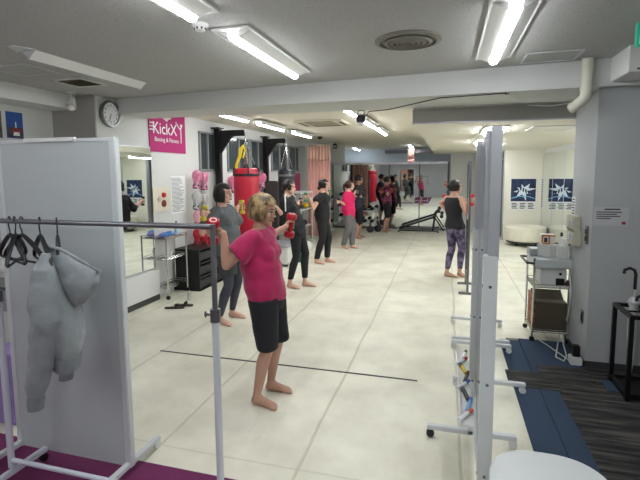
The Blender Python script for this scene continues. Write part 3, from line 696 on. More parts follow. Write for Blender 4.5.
MB().loft([ring(HP(67, 350), .068, .148), ring(HP(67, 357), .070, .150), ring(HP(67, 364), .064, .142)], mat('hoodie_cuff', (128, 136, 139), .95, var=.1), 28).build('waistband', t)
MB().loft([ring(HP(36.5, 394, -.14), .037, .034), ring(HP(36, 401, -.14), .040, .036), ring(HP(35.8, 409, -.14), .036, .034)], mat('hoodie_cuff', (120, 128, 138)), 20).build('cuff', t)
b = MB()
b.loft([ring(HP(66, 275, .09), .03, .03), ring(HP(72, 300, .1), .055, .045), ring(HP(73, 340, .1), .05, .045), ring(HP(68, 366, .1), .04, .036)], M_hood, 20)
remesh(b.build('sleeve', t, smooth=180), .006, 4, disp=.014, dscale=.06)
MB().loft([ring(HP(67, 364, .1), .036, .034), ring(HP(66, 379, .1), .036, .034)], mat('hoodie_cuff', (120, 128, 138)), 20).build('cuff', t)
b = MB()
U_ = V((0, 0, 1))
def hr(u0, v0, u1, v1, d):      # a slanting slice of the hood between two rim points
    p, q = HP(u0, v0), HP(u1, v1); return ((p+q)/2, (p-q)/2, g0*d)
b.loft([hr(46, 246, 45, 258, .05), hr(52, 245, 52, 268, .09), hr(62, 250, 60, 284, .115), hr(74, 257, 68, 300, .12), hr(88, 265, 76, 306, .11), hr(96, 270, 85, 303, .085), hr(101, 272, 95, 292, .04)], M_hood, 26)
b.tube([HP(47, 246, -.03), HP(60, 249, -.07), HP(78, 259, -.08), HP(94, 269, -.05), HP(101, 272)], .010, M_hood, 10)
remesh(b.build('hood', t, smooth=180), .006, 4, disp=.014, dscale=.06)
# things in the corner behind the rack and board (left edge)
t = thing('low_cabinet', 'white low cabinet glimpsed between hangers at left edge', 'cabinet', (-3.7, 3.0, 0))
b = MB(); b.span((-.5, -.3, .06), (.4, .3, .95), M_wall, .005); b.build('carcass', t)
b = MB(); b.span((-.52, -.32, .95), (.42, .32, .975), M_white, .004); b.build('worktop', t)
b = MB(); b.span((-.5, -.31, .62), (.4, -.3, .9), mat('cab_grey', (150, 152, 152), .6)); dd = b.build('drawer', t); b = MB(); b.span((.2, -.325, .8), (.32, -.31, .82), M_base); b.build('handle', dd)
b = MB(); b.span((-.48, -.25, 0), (.38, .28, .06), M_base); b.build('plinth', t)
t = thing('magazine_shelf', 'dark wall shelf of mixed small items at far left edge', 'shelf', (-4.3, 3.3, 1.0))
b = MB()
for z in (0, .35, .7): b.span((-.15, -.5, z), (.15, .5, z+.02), M_base)
for s_ in (-.5, .5): b.span((-.15, s_-.01, 0), (.15, s_+.01, .7), M_base)
b.build('frame', t)
o = MB().span((-.16, -.12, 0), (.16, .12, .5), mat('lilac_fabric', (150, 130, 190), .8, var=.2, scale=8), .03).build('laundry_bag', loc=(-2.93, 2.32, .004)); tag(o, 'lilac cloth bag on the purple carpet at left edge behind clothes rack', 'bag')
# ================================================================ standing mirrors down the middle right
MX = .20
MLAB = ['tall mobile standing mirror nearest the camera, with marker tray', 'mobile standing mirror second from the camera', 'mobile standing mirror third and farthest from the camera']
def mobile_mirror(y0, y1, label, first=False):
    yc = (y0+y1)/2; hl = (y1-y0)/2
    t = thing('mobile_mirror', label, 'mirror', (.180 if first else .35, yc, 0), 0, 'row of mobile standing mirrors')
    pw = .028 if first else .017
    for s_ in (-1, 1):
        y = s_*hl
        if first and s_ > 0: pw = .020
        b = MB(); b.span((-pw, y-.02, .06), (pw, y+.02, 1.38), M_grey, .004); lo = b.build('lower_post', t)
        for z in (.42, .83, 1.25):
            bb = MB(); bb.cyl((-pw-.003, y, z), (-pw+.001, y, z), .007, M_steel, 10); bb.build('bolt', lo)
            bb = MB(); bb.cyl((0, y-.023, z), (0, y-.019, z), .007, M_steel, 10); bb.build('bolt', lo)
        b = MB(); b.span((-.012, y-.016, 1.36), (pw+.002, y+.016, 1.90), M_alu, .003); b.build('upper_post', t)
        b = MB(); b.span((-.27, y-.02, .055), (.27, y+.02, .085), M_grey, .004); f_ = b.build('foot', t)
        for e in (-.25, .25):
            b = MB(); m_ = M_black if (first and e < 0 and s_ > 0) else M_white
            b.lathe([(0, -.016), (.023, -.016), (.026, 0), (.023, .016), (0, .016)], (e, y, .026), (0, 1, 0), m_, 16); b.cyl((e, y, .026), (e, y, .06), .008, M_grey); b.build('caster', f_)
    b = MB(); b.span((-.004, -hl+.04, .5), (.001, hl-.04, 1.86), M_mirror); b.build('glass', t, rz=R(-2.8))
    b = MB()
    for s_ in (-1, 1): b.span((-.006, s_*(hl-.04)-.008, .47), (.012, s_*(hl-.04)+.008, 1.885), M_alu)
    for z in (.475, 1.875): b.span((-.006, -hl+.03, z-.012), (.012, hl-.03, z+.012), M_alu)
    b.span((.001, -hl+.04, .49), (.010, hl-.04, 1.87), M_base)
    b.build('frame', t, rz=R(-2.8))
    b = MB(); b.span((-.015, -hl, .30), (.015, hl, .33), M_grey); b.build('cross_bar', t)
    return t
for i, (a, c) in enumerate(((1.93, 2.85), (3.62, 4.42), (4.53, 5.17))): mobile_mirror(a, c, MLAB[i], i == 0)
t = thing('standing_mirror', 'slim dark-framed standing mirror right beside woman in black tank top', 'mirror', (.31, 6.78, 0))
b = MB()
for s_ in (-.3, .3): b.span((-.015, s_-.015, .03), (.015, s_+.015, 1.86), M_steel)
for z in (.16, 1.85): b.span((-.015, -.3, z-.015), (.015, .3, z+.015), M_steel)
b.build('frame', t); MB().span((-.008, -.285, .17), (.004, .285, 1.84), M_mirror).build('glass', t)
for s_ in (-.3, .3): MB().span((-.12, s_-.02, 0), (.12, s_+.02, .03), M_steel).build('foot', t)
# marker tray with pens clipped to the nearest mirror's left side
t = thing('marker_tray', 'narrow white tray along the nearest standing mirror holding markers', 'tray', (.115, 2.5, 0))
TZ = .56
b = MB(); b.span((-.028, -.45, TZ-.012), (.032, .45, TZ), M_white, .003); b.span((-.032, -.45, TZ-.012), (-.027, .45, TZ+.012), M_white); b.build('shelf', t)
b = MB()
for y in (-.3, .3): b.span((-.0, y-.01, TZ-.03), (.035, y+.01, TZ-.012), M_grey)
b.build('bracket', t)
cols = [((230, 232, 236), (210, 90, 50), 'white marker with an orange-red cap'), ((120, 170, 220), (60, 120, 200), 'pale blue marker'), ((40, 42, 48), (20, 20, 22), 'black marker'), ((225, 228, 230), (30, 90, 190), 'white marker with blue cap'), ((30, 30, 34), (30, 30, 34), 'thick black marker'), ((220, 190, 40), (40, 40, 44), 'yellow and black marker'), ((225, 228, 232), (180, 40, 60), 'white marker with red cap'), ((236, 236, 236), (30, 30, 34), 'white marker with a black cap')]
for i, (c1, c2, lb) in enumerate(cols):
    y = 2.12+.105*i; x = .105+.012*((i*2) % 3)
    t = thing('marker_pen', lb + ' lying in the tray of nearest standing mirror', 'marker', (x, y, TZ+.011), R(80+20*((i*7) % 3-1)), 'markers in the mirror tray')
    MB().cyl((-.06, 0, 0), (.03, 0, 0), .0105, mat('pen_%d_%d_%d' % c1, c1, .4), 12).build('barrel', t)
    MB().cone((.03, 0, 0), (.07, 0, 0), .0115, .009, mat('pen_%d_%d_%d' % c2, c2, .4), 12).build('cap', t)
# black pouch hanging on the second mirror
p = V((.13, 3.57, .0))
t = thing('black_pouch', 'black cloth pouch hanging behind the post of nearest standing mirror', 'pouch', (.222, 2.945, .62))
b = MB(); b.loft([((0, 0, -.0), (.03, 0, 0), (0, .06, 0)), ((0, 0, .08), (.045, 0, 0), (0, .09, 0)), ((0, 0, .2), (.035, 0, 0), (0, .08, 0)), ((0, 0, .24), (.015, 0, 0), (0, .05, 0))], M_black, 16); b.build('pouch_body', t)
MB().tube([(0, -.03, .23), (0.02, -.01, .30), (.03, 0.02, .32), (0, .03, .23)], .005, M_black).build('cord', t)
# ------------------------------------------------ instructor-side things, weights, bench
M_iron = mat('iron_black', (34, 34, 38), .45, .3)
by = 13.15
pa, pb = atY(397, 226, by), atY(445, 222, by)
t = thing('incline_bench', 'black slanted exercise bench on floor before the rear mirrors', 'exercise bench', ((pa.x+pb.x)/2, by, 0)); hw = (pb.x-pa.x)/2
b = MB(); b.box((-.12, 0, .27), (hw*1.55, .26, .05), M_black, (0, R(-19), 0), .012); b.build('pad', t)
b = MB(); b.tube([(-hw, 0, .06), (hw*.55, 0, .46)], .022, M_grey); b.tube([(-hw*.9, -.2, .025), (-hw*.9, .2, .025)], .025, M_iron); b.tube([(-hw*.9, 0, .03), (hw*.75, 0, .03)], .02, M_iron); b.build('frame', t)
b = MB(); b.tube([(hw*.5, 0, .04), (hw*.58, 0, .52), (hw*.75, 0, .62)], .024, M_iron); b.tube([(hw*.72, -.22, .03), (hw*.72, .22, .03)], .025, M_iron); b.tube([(hw*.55, 0, .45), (hw*.95, 0, .04)], .02, M_iron); b.build('upright', t)
for z, x in ((.62, .74), (.47, .86), (.44, .56)): MB().cyl((hw*x, -.2, z), (hw*x, .2, z), .05, M_black, 14).build('foam_roller', t)
# dumbbells
def bells(mb, c, a, L_, r, m, mh, seg=10):
    a = V(a).normalized(); c = V(c)
    mb.cyl(c-a*L_*.5, c+a*L_*.5, r*.36, mh, 12)
    for s_ in (-1, 1): mb.lathe([(0, 0), (r*.8, 0), (r, r*.25), (r, r*1.0), (r*.8, r*1.25), (0, r*1.25)], c+a*s_*L_*.30 if False else c+a*s_*(L_*.5-r*1.25), a*s_, m, seg)
def dumbbell(name, label, c, a, L_, r, m, group=None, end=None):
    t = thing(name, label, 'dumbbell', tuple(c), 0, group); a = V(a).normalized()
    b = MB(); b.cyl(-a*L_*.45, a*L_*.45, r*.36, m, 12); b.build('handle', t)
    for s_ in (-1, 1):
        b = MB(); b.lathe([(0, 0), (r*.75, 0), (r, r*.25), (r, r*.95), (r*.8, r*1.2), (0, r*1.2)], a*s_*(L_*.5-r*1.2), a*s_, m, 12); w_ = b.build('weight_head', t, smooth=50)
        if end:
            b = MB(); b.lathe([(r*.42, 0), (r*.55, 0), (r*.55, .001), (r*.42, .001)], a*s_*(L_*.5+.0005), a*s_, end, 20); b.build('size_ring', w_)
    return t
# dumbbell rack in the far left corner
def rackdb(x, y, w, label, where, zs, rz=0.):
    t = thing('dumbbell_rack', label, 'rack', (x, y, 0), rz)
    for s_ in (-1, 1):
        b = MB(); b.tube([(-.1, s_*w, 0), (-.1, s_*w, zs[-1]+.1)], .022, M_grey); b.tube([(-.2, s_*w, .02), (.2, s_*w, .02)], .022, M_grey); b.build('leg', t)
    for j, z in enumerate(zs):
        b = MB(); b.box((.02, 0, z), (.26, 2*w, .02), M_grey); b.build('shelf', t)
        n = int(2*w/.17)
        for i in range(n):
            yy = -w+.1+i*(2*w-.2)/max(1, n-1); q = Matrix.Rotation(rz, 3, 'Z') @ V((.02, yy, z+.062))
            dumbbell('dumbbell', 'small iron dumbbell %s on the %s shelf, %s' % (('at the near end', 'second from the near end', 'third from the near end', 'fourth from the near end', 'at the far end')[i], ('lower', 'upper')[j] if len(zs) == 2 else ('bottom', 'middle', 'top')[j], where), (x+q.x, y+q.y, q.z), Matrix.Rotation(rz, 3, 'Z') @ V((1, 0, 0)), .22, .05, M_iron, 'iron dumbbells on the racks')
rackdb(-2.45, 13.2, .42, 'grey dumbbell rack standing before the rear mirrors', 'rack before the mirrors', (.22, .58), R(-90))
rackdb(-3.35, 12.35, .45, 'silver weight rack behind the pink curtain', 'rack behind the curtain', (.25, .6, .95))
# red shelf stand with coloured gear behind the woman in black
t = thing('gear_shelf', 'small shelf of red and yellow gear behind the woman in black tee', 'shelf', (-3.38, 10.1, 0))
for z in (.08, .45, .85):
    b = MB(); b.span((-.2, -.45, z), (.2, .45, z+.02), M_grey); b.build('shelf_board', t)
for i in (-1, 1):
    for j in (-1, 1): MB().cyl((i*.19, j*.44, 0), (i*.19, j*.44, 1.25), .014, M_grey, 8).build('post', t)
b = MB(); b.span((-.2, -.45, 1.25), (.2, .45, 1.28), M_white); b.build('top_board', t)
gear = [((-3.05, 9.45, .93), (180, 30, 40), 'red'), ((-3.05, 9.7, .93), (90, 40, 60), 'maroon'), ((-3.0, 9.95, .93), (220, 180, 30), 'yellow'), ((-3.0, 9.5, .53), (176, 28, 44), 'crimson'), ((-3.0, 9.8, .53), (40, 40, 46), 'black'), ((-3.0, 9.6, .17), (200, 60, 70), 'light red')]
for q, c_, n_ in gear:
    q = (q[0]-.30, q[1]+.35, q[2]+.01)
    b = MB(); m_ = mat('gear_%s' % n_.replace(' ', '_'), c_, .5); b.ball((0, 0, 0), (.1, .09, .07), m_); b.rcone((.0, 0, 0), (0, .08, -.02), .055, .05, m_)
    o = b.build('training_mitt', loc=q); tag(o, '%s training mitt on the gear shelf behind woman in black tee' % n_, 'mitt', 'mitts on the gear shelf')
def kettle(x, y, col, label, s=1.):
    m = mat('kettle_%d_%d_%d' % col, col, .4)
    t = thing('kettlebell', label, 'kettlebell', (x, y, 0), 0, 'kettlebells on the floor by the left wall')
    MB().lathe([(0, 0), (.05*s, 0), (.085*s, .04*s), (.09*s, .085*s), (.07*s, .14*s), (.03*s, .165*s), (0, .17*s)], (0, 0, 0), (0, 0, 1), m, 20).build('bell', t)
    MB().tube([(0, -.04*s, .14*s), (0, -.055*s, .19*s), (0, -.035*s, .235*s), (0, .035*s, .235*s), (0, .055*s, .19*s), (0, .04*s, .14*s)], .013*s, M_chrome if col[0] > 150 else m).build('handle', t)
kettle(-3.05, 9.0, (28, 28, 32), 'black kettlebell on floor left of woman in black tee', 1.3); kettle(-2.95, 9.4, (230, 230, 230), 'white kettlebell on floor behind woman in black tee', 1.2)
kettle(-1.9, 12.9, (30, 30, 34), 'black kettlebell on floor near the dumbbell rack', 1.2); kettle(-2.1, 12.7, (46, 46, 50), 'dark grey kettlebell beside mirrors', 1.2)
t = thing('step_platform', 'white plastic step box on floor behind woman in the piped jacket', 'step box', (-3.0, 7.9, 0))
b = MB(); b.span((-.22, -.3, .04), (.22, .3, .36), M_white, .02); b.build('box_body', t); b = MB(); b.span((-.23, -.31, .36), (.23, .31, .40), M_alu, .008); b.build('lid', t)
for i_ in (-1, 1):
    for j_ in (-1, 1): MB().span((i_*.18-.025, j_*.25-.025, 0), (i_*.18+.025, j_*.25+.025, .05), M_base).build('foot', t)
bottle('bottle', 'green bottle standing beside the white step box', (-2.72, 8.1, 0), (40, 110, 80), .28, .04)
# floor tape
o = MB().span((-2.66, 3.612, 0), (-.20, 3.632, .003), mat('tape_black', (44, 40, 38), .6)).build('floor_tape'); tag(o, 'thin dark tape line across the cream mat behind woman in pink', 'tape')
# ------------------------------------------------ beam things: pipe, flood lamp, cable
P = [atY(586, 56, 4.16), atY(586, 90, 4.16), atY(585, 97, 4.16), atY(579, 104, 4.16), atY(570, 109, 4.16)]
P = [(1.07, 4.14, 2.62), (1.07, 4.14, 2.35), (1.063, 4.14, 2.315), (1.04, 4.15, 2.285), (1.0, 4.2, 2.25), (.985, 4.22, 2.24)]
b = MB(); b.tube(P, .042, mat('pipe_cream', (214, 212, 196), .4), 18); b.lathe([(.048, 0), (.048, .04)], (1.07, 4.14, 2.36), (0, 0, 1), mat('pipe_cream', (214, 212, 196)), 18)
o = b.build('drain_pipe'); tag(o, 'cream bent pipe coming down from ceiling beside right column', 'pipe')
p = atY(361, 100, 5.0)
t = thing('flood_lamp', 'small black clamp lamp hanging under the beam at centre', 'lamp', (p.x, 5.0, 2.405))
b = MB(); b.tube([(-.035, 0, -.06), (-.035, 0, 0), (.035, 0, 0), (.035, 0, -.06)], .006, M_black); b.build('bracket', t)
b = MB(); b.span((-.045, -.04, -.13), (.045, .04, -.05), M_black, .01); b.build('lamp_body', t); b = MB(); b.cone((0, -.0, -.13), (0, -.0, -.165), .03, .02, M_white); b.build('bulb', t)
q = [V((p.x+.04, 5.0, 2.33)), V((p.x+.09, 5.02, 2.398)), V((p.x+.3, 4.97, 2.40)), atZ(440, 98, 2.4), atZ(507, 93, 2.4)]
o = MB().tube(q, .006, M_base, 6).build('cable'); tag(o, 'thin dark cable running along the underside of beam from clamp lamp', 'cable')
o = MB().tube([atZ(507, 93, 2.4), (.75, 4.8, 2.36), (.95, 4.75, 2.335), (1.15, 4.6, 2.35), (1.19, 4.4, 2.36)], .005, M_white, 6).build('cable'); tag(o, 'thin white cable sagging from beam to the right column', 'cable')
b = MB(); b.cyl((0, 0, 0), (0, 0, -.012), .018, M_black, 12); q = atZ(507, 93, 2.405); o = b.build('cable_clip', loc=tuple(q)); tag(o, 'tiny black clip joining the cables under the beam', 'clip')
# ------------------------------------------------ exit sign
M_exit = mat('exit_green', (30, 120, 96), .4, emit=.6); M_exitw = mat('exit_white', (220, 240, 230), .4, emit=.9)
q = atZ(636, 45, 2.45)
t = thing('exit_sign', 'green and white lit exit sign cut by the top right edge', 'exit sign', (1.045, 3.1, 2.44))
b = MB(); b.span((0, -.02, .0), (.40, .02, .137), M_exit, .004); b.build('casing', t)
b = MB(); b.span((.015, -.024, .012), (.30, -.02, .125), M_exitw); b.span((.03, -.026, .03), (.10, -.023, .11), M_exit); b.tube([(.2, -.026, .03), (.22, -.026, .06), (.24, -.026, .085)], .008, M_exit); b.ball((.25, -.026, .10), (.01, .003, .01), M_exit); b.build('running_figure', t)
MB().cyl((.2, 0, .135), (.2, 0, .18), .012, M_grey).build('mount', t)
# ------------------------------------------------ column fittings
def onc(u, v): return atX(u, v, XR)
M_sw = mat('switch_cream', (210, 206, 186), .5)
for i, (u, v) in enumerate(((576.5, 223), (577, 236.5))):
    q = onc(u, v); t = thing('switch_box', 'cream switch box with switches on column side, ' + ('upper' if i == 0 else 'lower') + ' one', 'switch', (XR, q.y, q.z))
    b = MB(); b.span((-.055, -.14, -.075), (0, .14, .075), M_sw, .006); b.build('cover', t)
    for k in range(2): MB().span((-.062, -.09+k*.1, -.04), (-.054, -.03+k*.1, .03), M_grey, .003).build('rocker', t)
q = onc(587.5, 235); t = thing('switch_plate', 'narrow dark metal switch plate on the column edge', 'switch', (XR, q.y-.0, q.z))
MB().span((-.012, -.03, -.08), (0, .03, .08), mat('plate_brown', (120, 116, 100), .4, .4), .002).build('plate', t); MB().span((-.02, -.012, .01), (-.01, .012, .05), M_base).build('toggle', t); MB().span((-.02, -.012, -.05), (-.01, .012, -.01), M_base).build('toggle', t)
q = onc(582, 327); t = thing('wall_socket', 'dark wall socket low on the column side above floor', 'socket', (XR, q.y, .42))
MB().span((-.01, -.03, -.055), (0, .03, .055), M_steel, .002).build('plate', t); MB().span((-.014, -.012, -.03), (-.008, .012, .03), M_black).build('outlet', t)
q = onc(573.5, 209)
b = MB(); b.span((-.003, -.06, -.12), (0, .06, .12), M_paper)
for k in range(8): b.span((-.005, -.045, .09-k*.027), (-.003, .03+.015*(k % 2), .10-k*.027), M_ink)
o = b.build('notice_sheet', loc=(XR, q.y, q.z), smooth=0); tag(o, 'narrow white notice on column side above the switch boxes', 'notice')
a, c = atY(594, 207, YR), atY(628, 226, YR); W_, H_ = c.x-a.x, a.z-c.z
b = MB(); b.span((0, -.004, 0), (W_, 0, H_), mat('notice_grey', (196, 198, 200), .6)); z = H_-.02
b.span((W_*.3, -.006, H_-.022), (W_*.75, -.004, H_-.012), M_ink)
for k in range(4): b.span((.02, -.006, H_-.045-k*.018), (W_*(.8, .66, .76, .5)[k], -.004, H_-.038-k*.018), M_ink)
b.span((W_-.05, -.006, .012), (W_-.02, -.004, .035), mat('stamp_red', (170, 50, 60), .6))
o = b.build('notice_sheet', loc=(a.x, YR-.001, c.z), smooth=0); tag(o, 'pale notice sheet with red stamp on front of the right column', 'notice')
# ------------------------------------------------ posters in the back room (a space burst)
a, c = atY(511, 178.5, 11.98), atY(535.5, 210, 11.98); W_, H_ = c.x-a.x, a.z-c.z
M_pn = mat('poster_navy', (16, 28, 62), .35, rgb2=(28, 54, 96), scale=5); M_pl = mat('poster_lightblue', (130, 180, 220), .4); M_pw = mat('poster_burst', (215, 228, 240), .4, var=.1)
b = MB(); b.span((0, -.006, 0), (W_, 0, H_), M_paper); b.span((.01, -.009, H_*.27), (W_-.01, -.006, H_-.01), M_pn)
cx, cz = W_*.5, H_*.62; pts = []
rr = [.30, .13, .26, .10, .2, .09, .17, .09, .22, .12, .28, .12, .33, .11, .2, .10]
for k, r_ in enumerate(rr): an = 2*PI*k/len(rr)+.2; pts.append((cx+r_*1.35*math.cos(an)*W_/.75, -.0125, cz+r_*.8*math.sin(an)))
cen = b.bm.verts.new((cx, -.0125, cz)); vs = [b.bm.verts.new(x) for x in pts]
for k in range(len(vs)): b.face([cen, vs[k], vs[(k+1) % len(vs)]], M_pw)
for k in range(5): b.box((cx-.12+.06*k, -.014, cz+.03*((k*3) % 4-1.5)), (.035, .002, .09), M_pn, (0, R(25-12*k), 0))
b.tube([(.02, -.011, H_*.36), (W_*.3, -.011, H_*.43), (W_*.7, -.011, H_*.43), (W_-.02, -.011, H_*.36)], .012, M_pl, 6)
for k in range(3):
    for j in range(4): b.span((W_*(.06+.32*k), -.009, H_*(.04+.05*j)), (W_*(.30+.32*k-.05*((j+k) % 2)), -.006, H_*(.065+.05*j)), M_ink if j < 3 else M_pn)
o = b.build('poster', loc=(a.x, 11.995, c.z), smooth=0, recalc=False); tag(o, 'dark blue poster with a white starburst on ivory wall in back room', 'poster')
q = atX(543, 192, XM); 
b = MB()
b.span((0, -.002, 0), (.06, 0, .75), M_paper)
for k in range(12): b.span((.015, -.004, .03+k*.058), (.045, -.002, .065+k*.058), M_ink)
q = atY(540, 208, 11.995); o = b.build('name_strip', loc=(q.x, 11.995, q.z), smooth=0); tag(o, 'narrow white vertical paper strip between the wall poster and its reflection', 'notice')
# sofa in the corner
qa = atZ(513, 244, 0); qb = atZ(546, 250, 0)
t = thing('round_bench', 'cream curved padded bench in corner below the blue poster', 'bench', (1.79, 11.3, 0))
M_sofa = mat('sofa_cream', (226, 222, 204), .45)
b = MB(); b.loft([((0, 0, z), (r_*1.0, 0, 0), (0, r_*1.05, 0)) for z, r_ in ((.12, .42), (.14, .45), (.38, .46), (.43, .45), (.45, .40))], M_sofa, 36); b.build('cushion', t)
b = MB(); b.loft([((0, 0, z), (.41, 0, 0), (0, .43, 0)) for z in (.08, .12)], M_base, 30); b.build('plinth', t)
for k in range(4): a_ = PI/4+k*PI/2; MB().cyl((.3*math.cos(a_), .3*math.sin(a_), 0), (.3*math.cos(a_), .3*math.sin(a_), .09), .025, M_base, 12).build('leg', t)
# ------------------------------------------------ utility cart on the right
CX, CY = 1.03, 5.02
t = thing('utility_cart', 'chrome wire utility cart with grey top beside right column', 'cart', (CX, CY, 0)); sx, sy = .165, .2
for i in (-1, 1):
    for j in (-1, 1):
        l = MB().cyl((i*sx, j*sy, .05), (i*sx, j*sy, .86), .011, M_chrome, 10).build('post', t)
        MB().lathe([(.0, -.012), (.024, -.012), (.026, 0), (.024, .012), (.0, .012)], (i*sx, j*sy, .026), (0, 1, 0), M_black, 14).build('caster', l)
for z in (.10, .56):
    b = MB()
    for j in (-1, 1): b.cyl((-sx, j*sy, z), (sx, j*sy, z), .006, M_chrome, 6); b.cyl((-sx, j*sy, z+.03), (sx, j*sy, z+.03), .004, M_chrome, 6)
    for i in (-1, 1): b.cyl((i*sx, -sy, z), (i*sx, sy, z), .006, M_chrome, 6); b.cyl((i*sx, -sy, z+.03), (i*sx, sy, z+.03), .004, M_chrome, 6)
    for k in range(12): yy = -sy+2*sy*(k+.5)/12; b.cyl((-sx, yy, z), (sx, yy, z), .003, M_chrome, 6)
    b.build('shelf', t)
b = MB(); b.span((-sx-.01, -sy-.01, .76), (sx+.02, sy+.01, .845), M_grey, .008); b.build('drawer', t)
b = MB(); b.tube([(-sx, -sy, .80), (-sx-.07, -sy, .805), (-sx-.07, sy, .805), (-sx, sy, .80)], .011, M_black); b.build('handle', t)
t = thing('speaker_box', 'white boxy appliance with black openings on the cart middle shelf', 'appliance', (CX+.02, CY, .568))
b = MB(); b.span((-.12, -.16, 0), (.12, .16, .185), M_white, .01); b.build('casing', t)
MB().span((.02, -.164, .015), (.10, -.155, .085), M_black, .003).build('outlet', t); MB().cyl((.06, -.165, .13), (.06, -.158, .13), .014, M_black).build('knob', t)
t = thing('cardboard_box', 'dark brown cardboard box on bottom shelf of the utility cart', 'box', (CX-.0, CY-.02, .108))
M_card = mat('cardboard_dark', (84, 76, 62), .8); M_cardo = mat('cardboard_orange', (168, 110, 70), .8, rgb2=(110, 70, 50), scale=30)
b = MB(); b.span((-.14, -.17, 0), (.15, .17, .30), M_card, .003); b.build('carton', t)
b = MB(); b.span((-.155, -.17, 0), (-.141, .17, .34), M_cardo); b.build('patterned_side', t)
b = MB(); b.box((.0, .02, .325), (.29, .2, .006), M_card, (R(25), 0, 0)); b.build('flap', t)
b = MB(); b.ball((0, 0, 0), (.05, .07, .03), mat('maroon_pouch', (72, 30, 44), .6)); o = b.build('maroon_pouch', loc=(CX+.15, CY-.12, .6)); tag(o, 'small maroon pouch on cart middle shelf at the right', 'pouch')
zt2 = .847
t = thing('document_tray', 'white plastic bin on top of the utility cart', 'bin', (CX-.02, CY-.02, zt2)); MB().loft([((0, 0, 0), (.085, 0, 0), (0, .10, 0)), ((0, 0, .13), (.10, 0, 0), (0, .12, 0)), ((0, 0, .131), (.09, 0, 0), (0, .11, 0)), ((0, 0, .02), (.08, 0, 0), (0, .09, 0))], M_white, 4).build('bin_body', t, smooth=0)
o = MB().span((-.07, -.1, 0), (.07, .1, .07), mat('grey_plastic', (160, 164, 166), .5), .006).build('storage_case', loc=(CX-.11, CY+.08, zt2)); tag(o, 'grey flat case on the left of the cart top', 'case')
t = thing('tissue_box', 'orange and white box on top of the utility cart', 'box', (CX-.0, CY+.1, zt2+.135)); MB().span((-.065, -.05, -.13), (.065, .05, .08), M_white, .004).build('carton', t)
b = MB(); MO = mat('orange_print', (206, 130, 40), .5); b.span((-.066, -.054, -.02), (.066, -.05, -.006), MO); b.span((-.066, -.054, .064), (.066, -.05, .08), MO); b.span((-.066, -.054, -.02), (-.05, -.05, .08), MO); b.span((.0, -.054, -.02), (.016, -.05, .08), MO); b.span((-.04, -.054, .0), (-.01, -.051, .05), M_ink); b.build('printed_band', t)
bottle('pump_bottle', 'white pump bottle on top of cart near the column', (CX+.12, CY-.08, zt2), (228, 230, 228), .2, .045)
bottle('bottle', 'white bottle behind the pump bottle on cart top', (CX+.13, CY+.08, zt2), (220, 222, 222), .24, .03, (40, 40, 44))
# cables and power strip
o = MB().tube([(1.17, 4.9, 1.0), (1.18, 4.85, .8), (1.175, 4.7, .55), (1.18, 4.8, .3), (1.17, 4.9, .12), (1.14, 4.75, .02), (1.1, 4.45, .018), (1.05, 4.32, .018), (1.0, 4.4, .018), (1.12, 4.85, .05), (1.16, 4.95, .3)], .006, M_white, 6).build('extension_cable'); tag(o, 'looping white power cable hanging from cart side to the floor', 'cord')
o = MB().tube([(.90, 4.9, .02), (.98, 4.7, .018), (1.1, 4.35, .018), (1.13, 4.28, .025)], .005, M_white, 6).build('extension_cable'); tag(o, 'straight white power cable lying across navy carpet to the plug box', 'cord')
t = thing('power_strip', 'white plug box on floor against the column with black adapter', 'power strip', (1.135, 4.32, .005)); MB().span((-.045, -.05, 0), (.05, .05, .07), M_white, .006).build('casing', t); MB().span((-.025, -.03, .07), (.035, .03, .17), M_black, .006).build('adapter', t)
# ------------------------------------------------ umbrella stand
t = thing('umbrella_stand', 'black metal frame umbrella stand at right edge beside the column', 'umbrella stand', (1.52, 3.86, 0)); hx_, hy_, HT = .19, .17, .66
for i in (-1, 1):
    for j in (-1, 1): MB().span((i*hx_-.015, j*hy_-.015, 0), (i*hx_+.015, j*hy_+.015, HT), M_blackm, .002).build('leg', t)
for z, nm_ in ((HT-.012, 'top_frame'), (.05, 'bottom_frame')):
    b = MB()
    for s_ in (-1, 1): b.span((-hx_, s_*hy_-.014, z-.014), (hx_, s_*hy_+.014, z+.014), M_blackm); b.span((s_*hx_-.014, -hy_, z-.014), (s_*hx_+.014, hy_, z+.014), M_blackm)
    b.build(nm_, t)
MB().span((-hx_, -hy_, .03), (hx_, hy_, .04), M_blackm).build('drip_tray', t)
b = MB()
for k in (-.33, .33): b.span((hx_*k*1-.006, -hy_, HT-.02), (hx_*k+.006, hy_, HT-.008), M_blackm)
b.span((-hx_, -.006, HT-.02), (hx_, .006, HT-.008), M_blackm); b.build('dividers', t)
def umbrella(x, y, lean, canopy, handle, label, H_=.9, hook=True, tr=False):
    t = thing('umbrella', label, 'umbrella', (x, y, .045)); l = V(lean)
    MB().cyl((0, 0, 0), l*H_, .006, M_chrome if not tr else M_white, 8).build('shaft', t)
    b = MB(); b.loft([(l*.03, (.008, 0, 0), (0, .008, 0)), (l*.2, (.026, 0, 0), (0, .026, 0)), (l*.45, (.036, 0, 0), (0, .036, 0)), (l*.62, (.03, 0, 0), (0, .03, 0)), (l*.66, (.045, 0, 0), (0, .045, 0)), (l*.7, (.02, 0, 0), (0, .02, 0))], canopy, 16); b.build('canopy', t)
    top = l*H_
    b = MB(); b.tube([top-l*.12, top, top+V((-.01, 0, .03)), top+V((-.04, 0, .045)), top+V((-.075, 0, .03)), top+V((-.08, 0, .0))], .012, handle, 10); b.build('handle', t); return t
M_clear = mat('clear_vinyl', (226, 230, 232), .15, var=.05, scale=20, alpha=.8); M_umb = mat('umbrella_black', (26, 26, 30), .6)
umbrella(1.42, 3.92, (0, 0, 1), M_clear, M_black, 'clear umbrella with black crook handle in the stand', .88)
umbrella(1.52, 3.82, (.03, 0, 1), M_clear, M_white, 'clear umbrella with white handle at the right edge', .86)
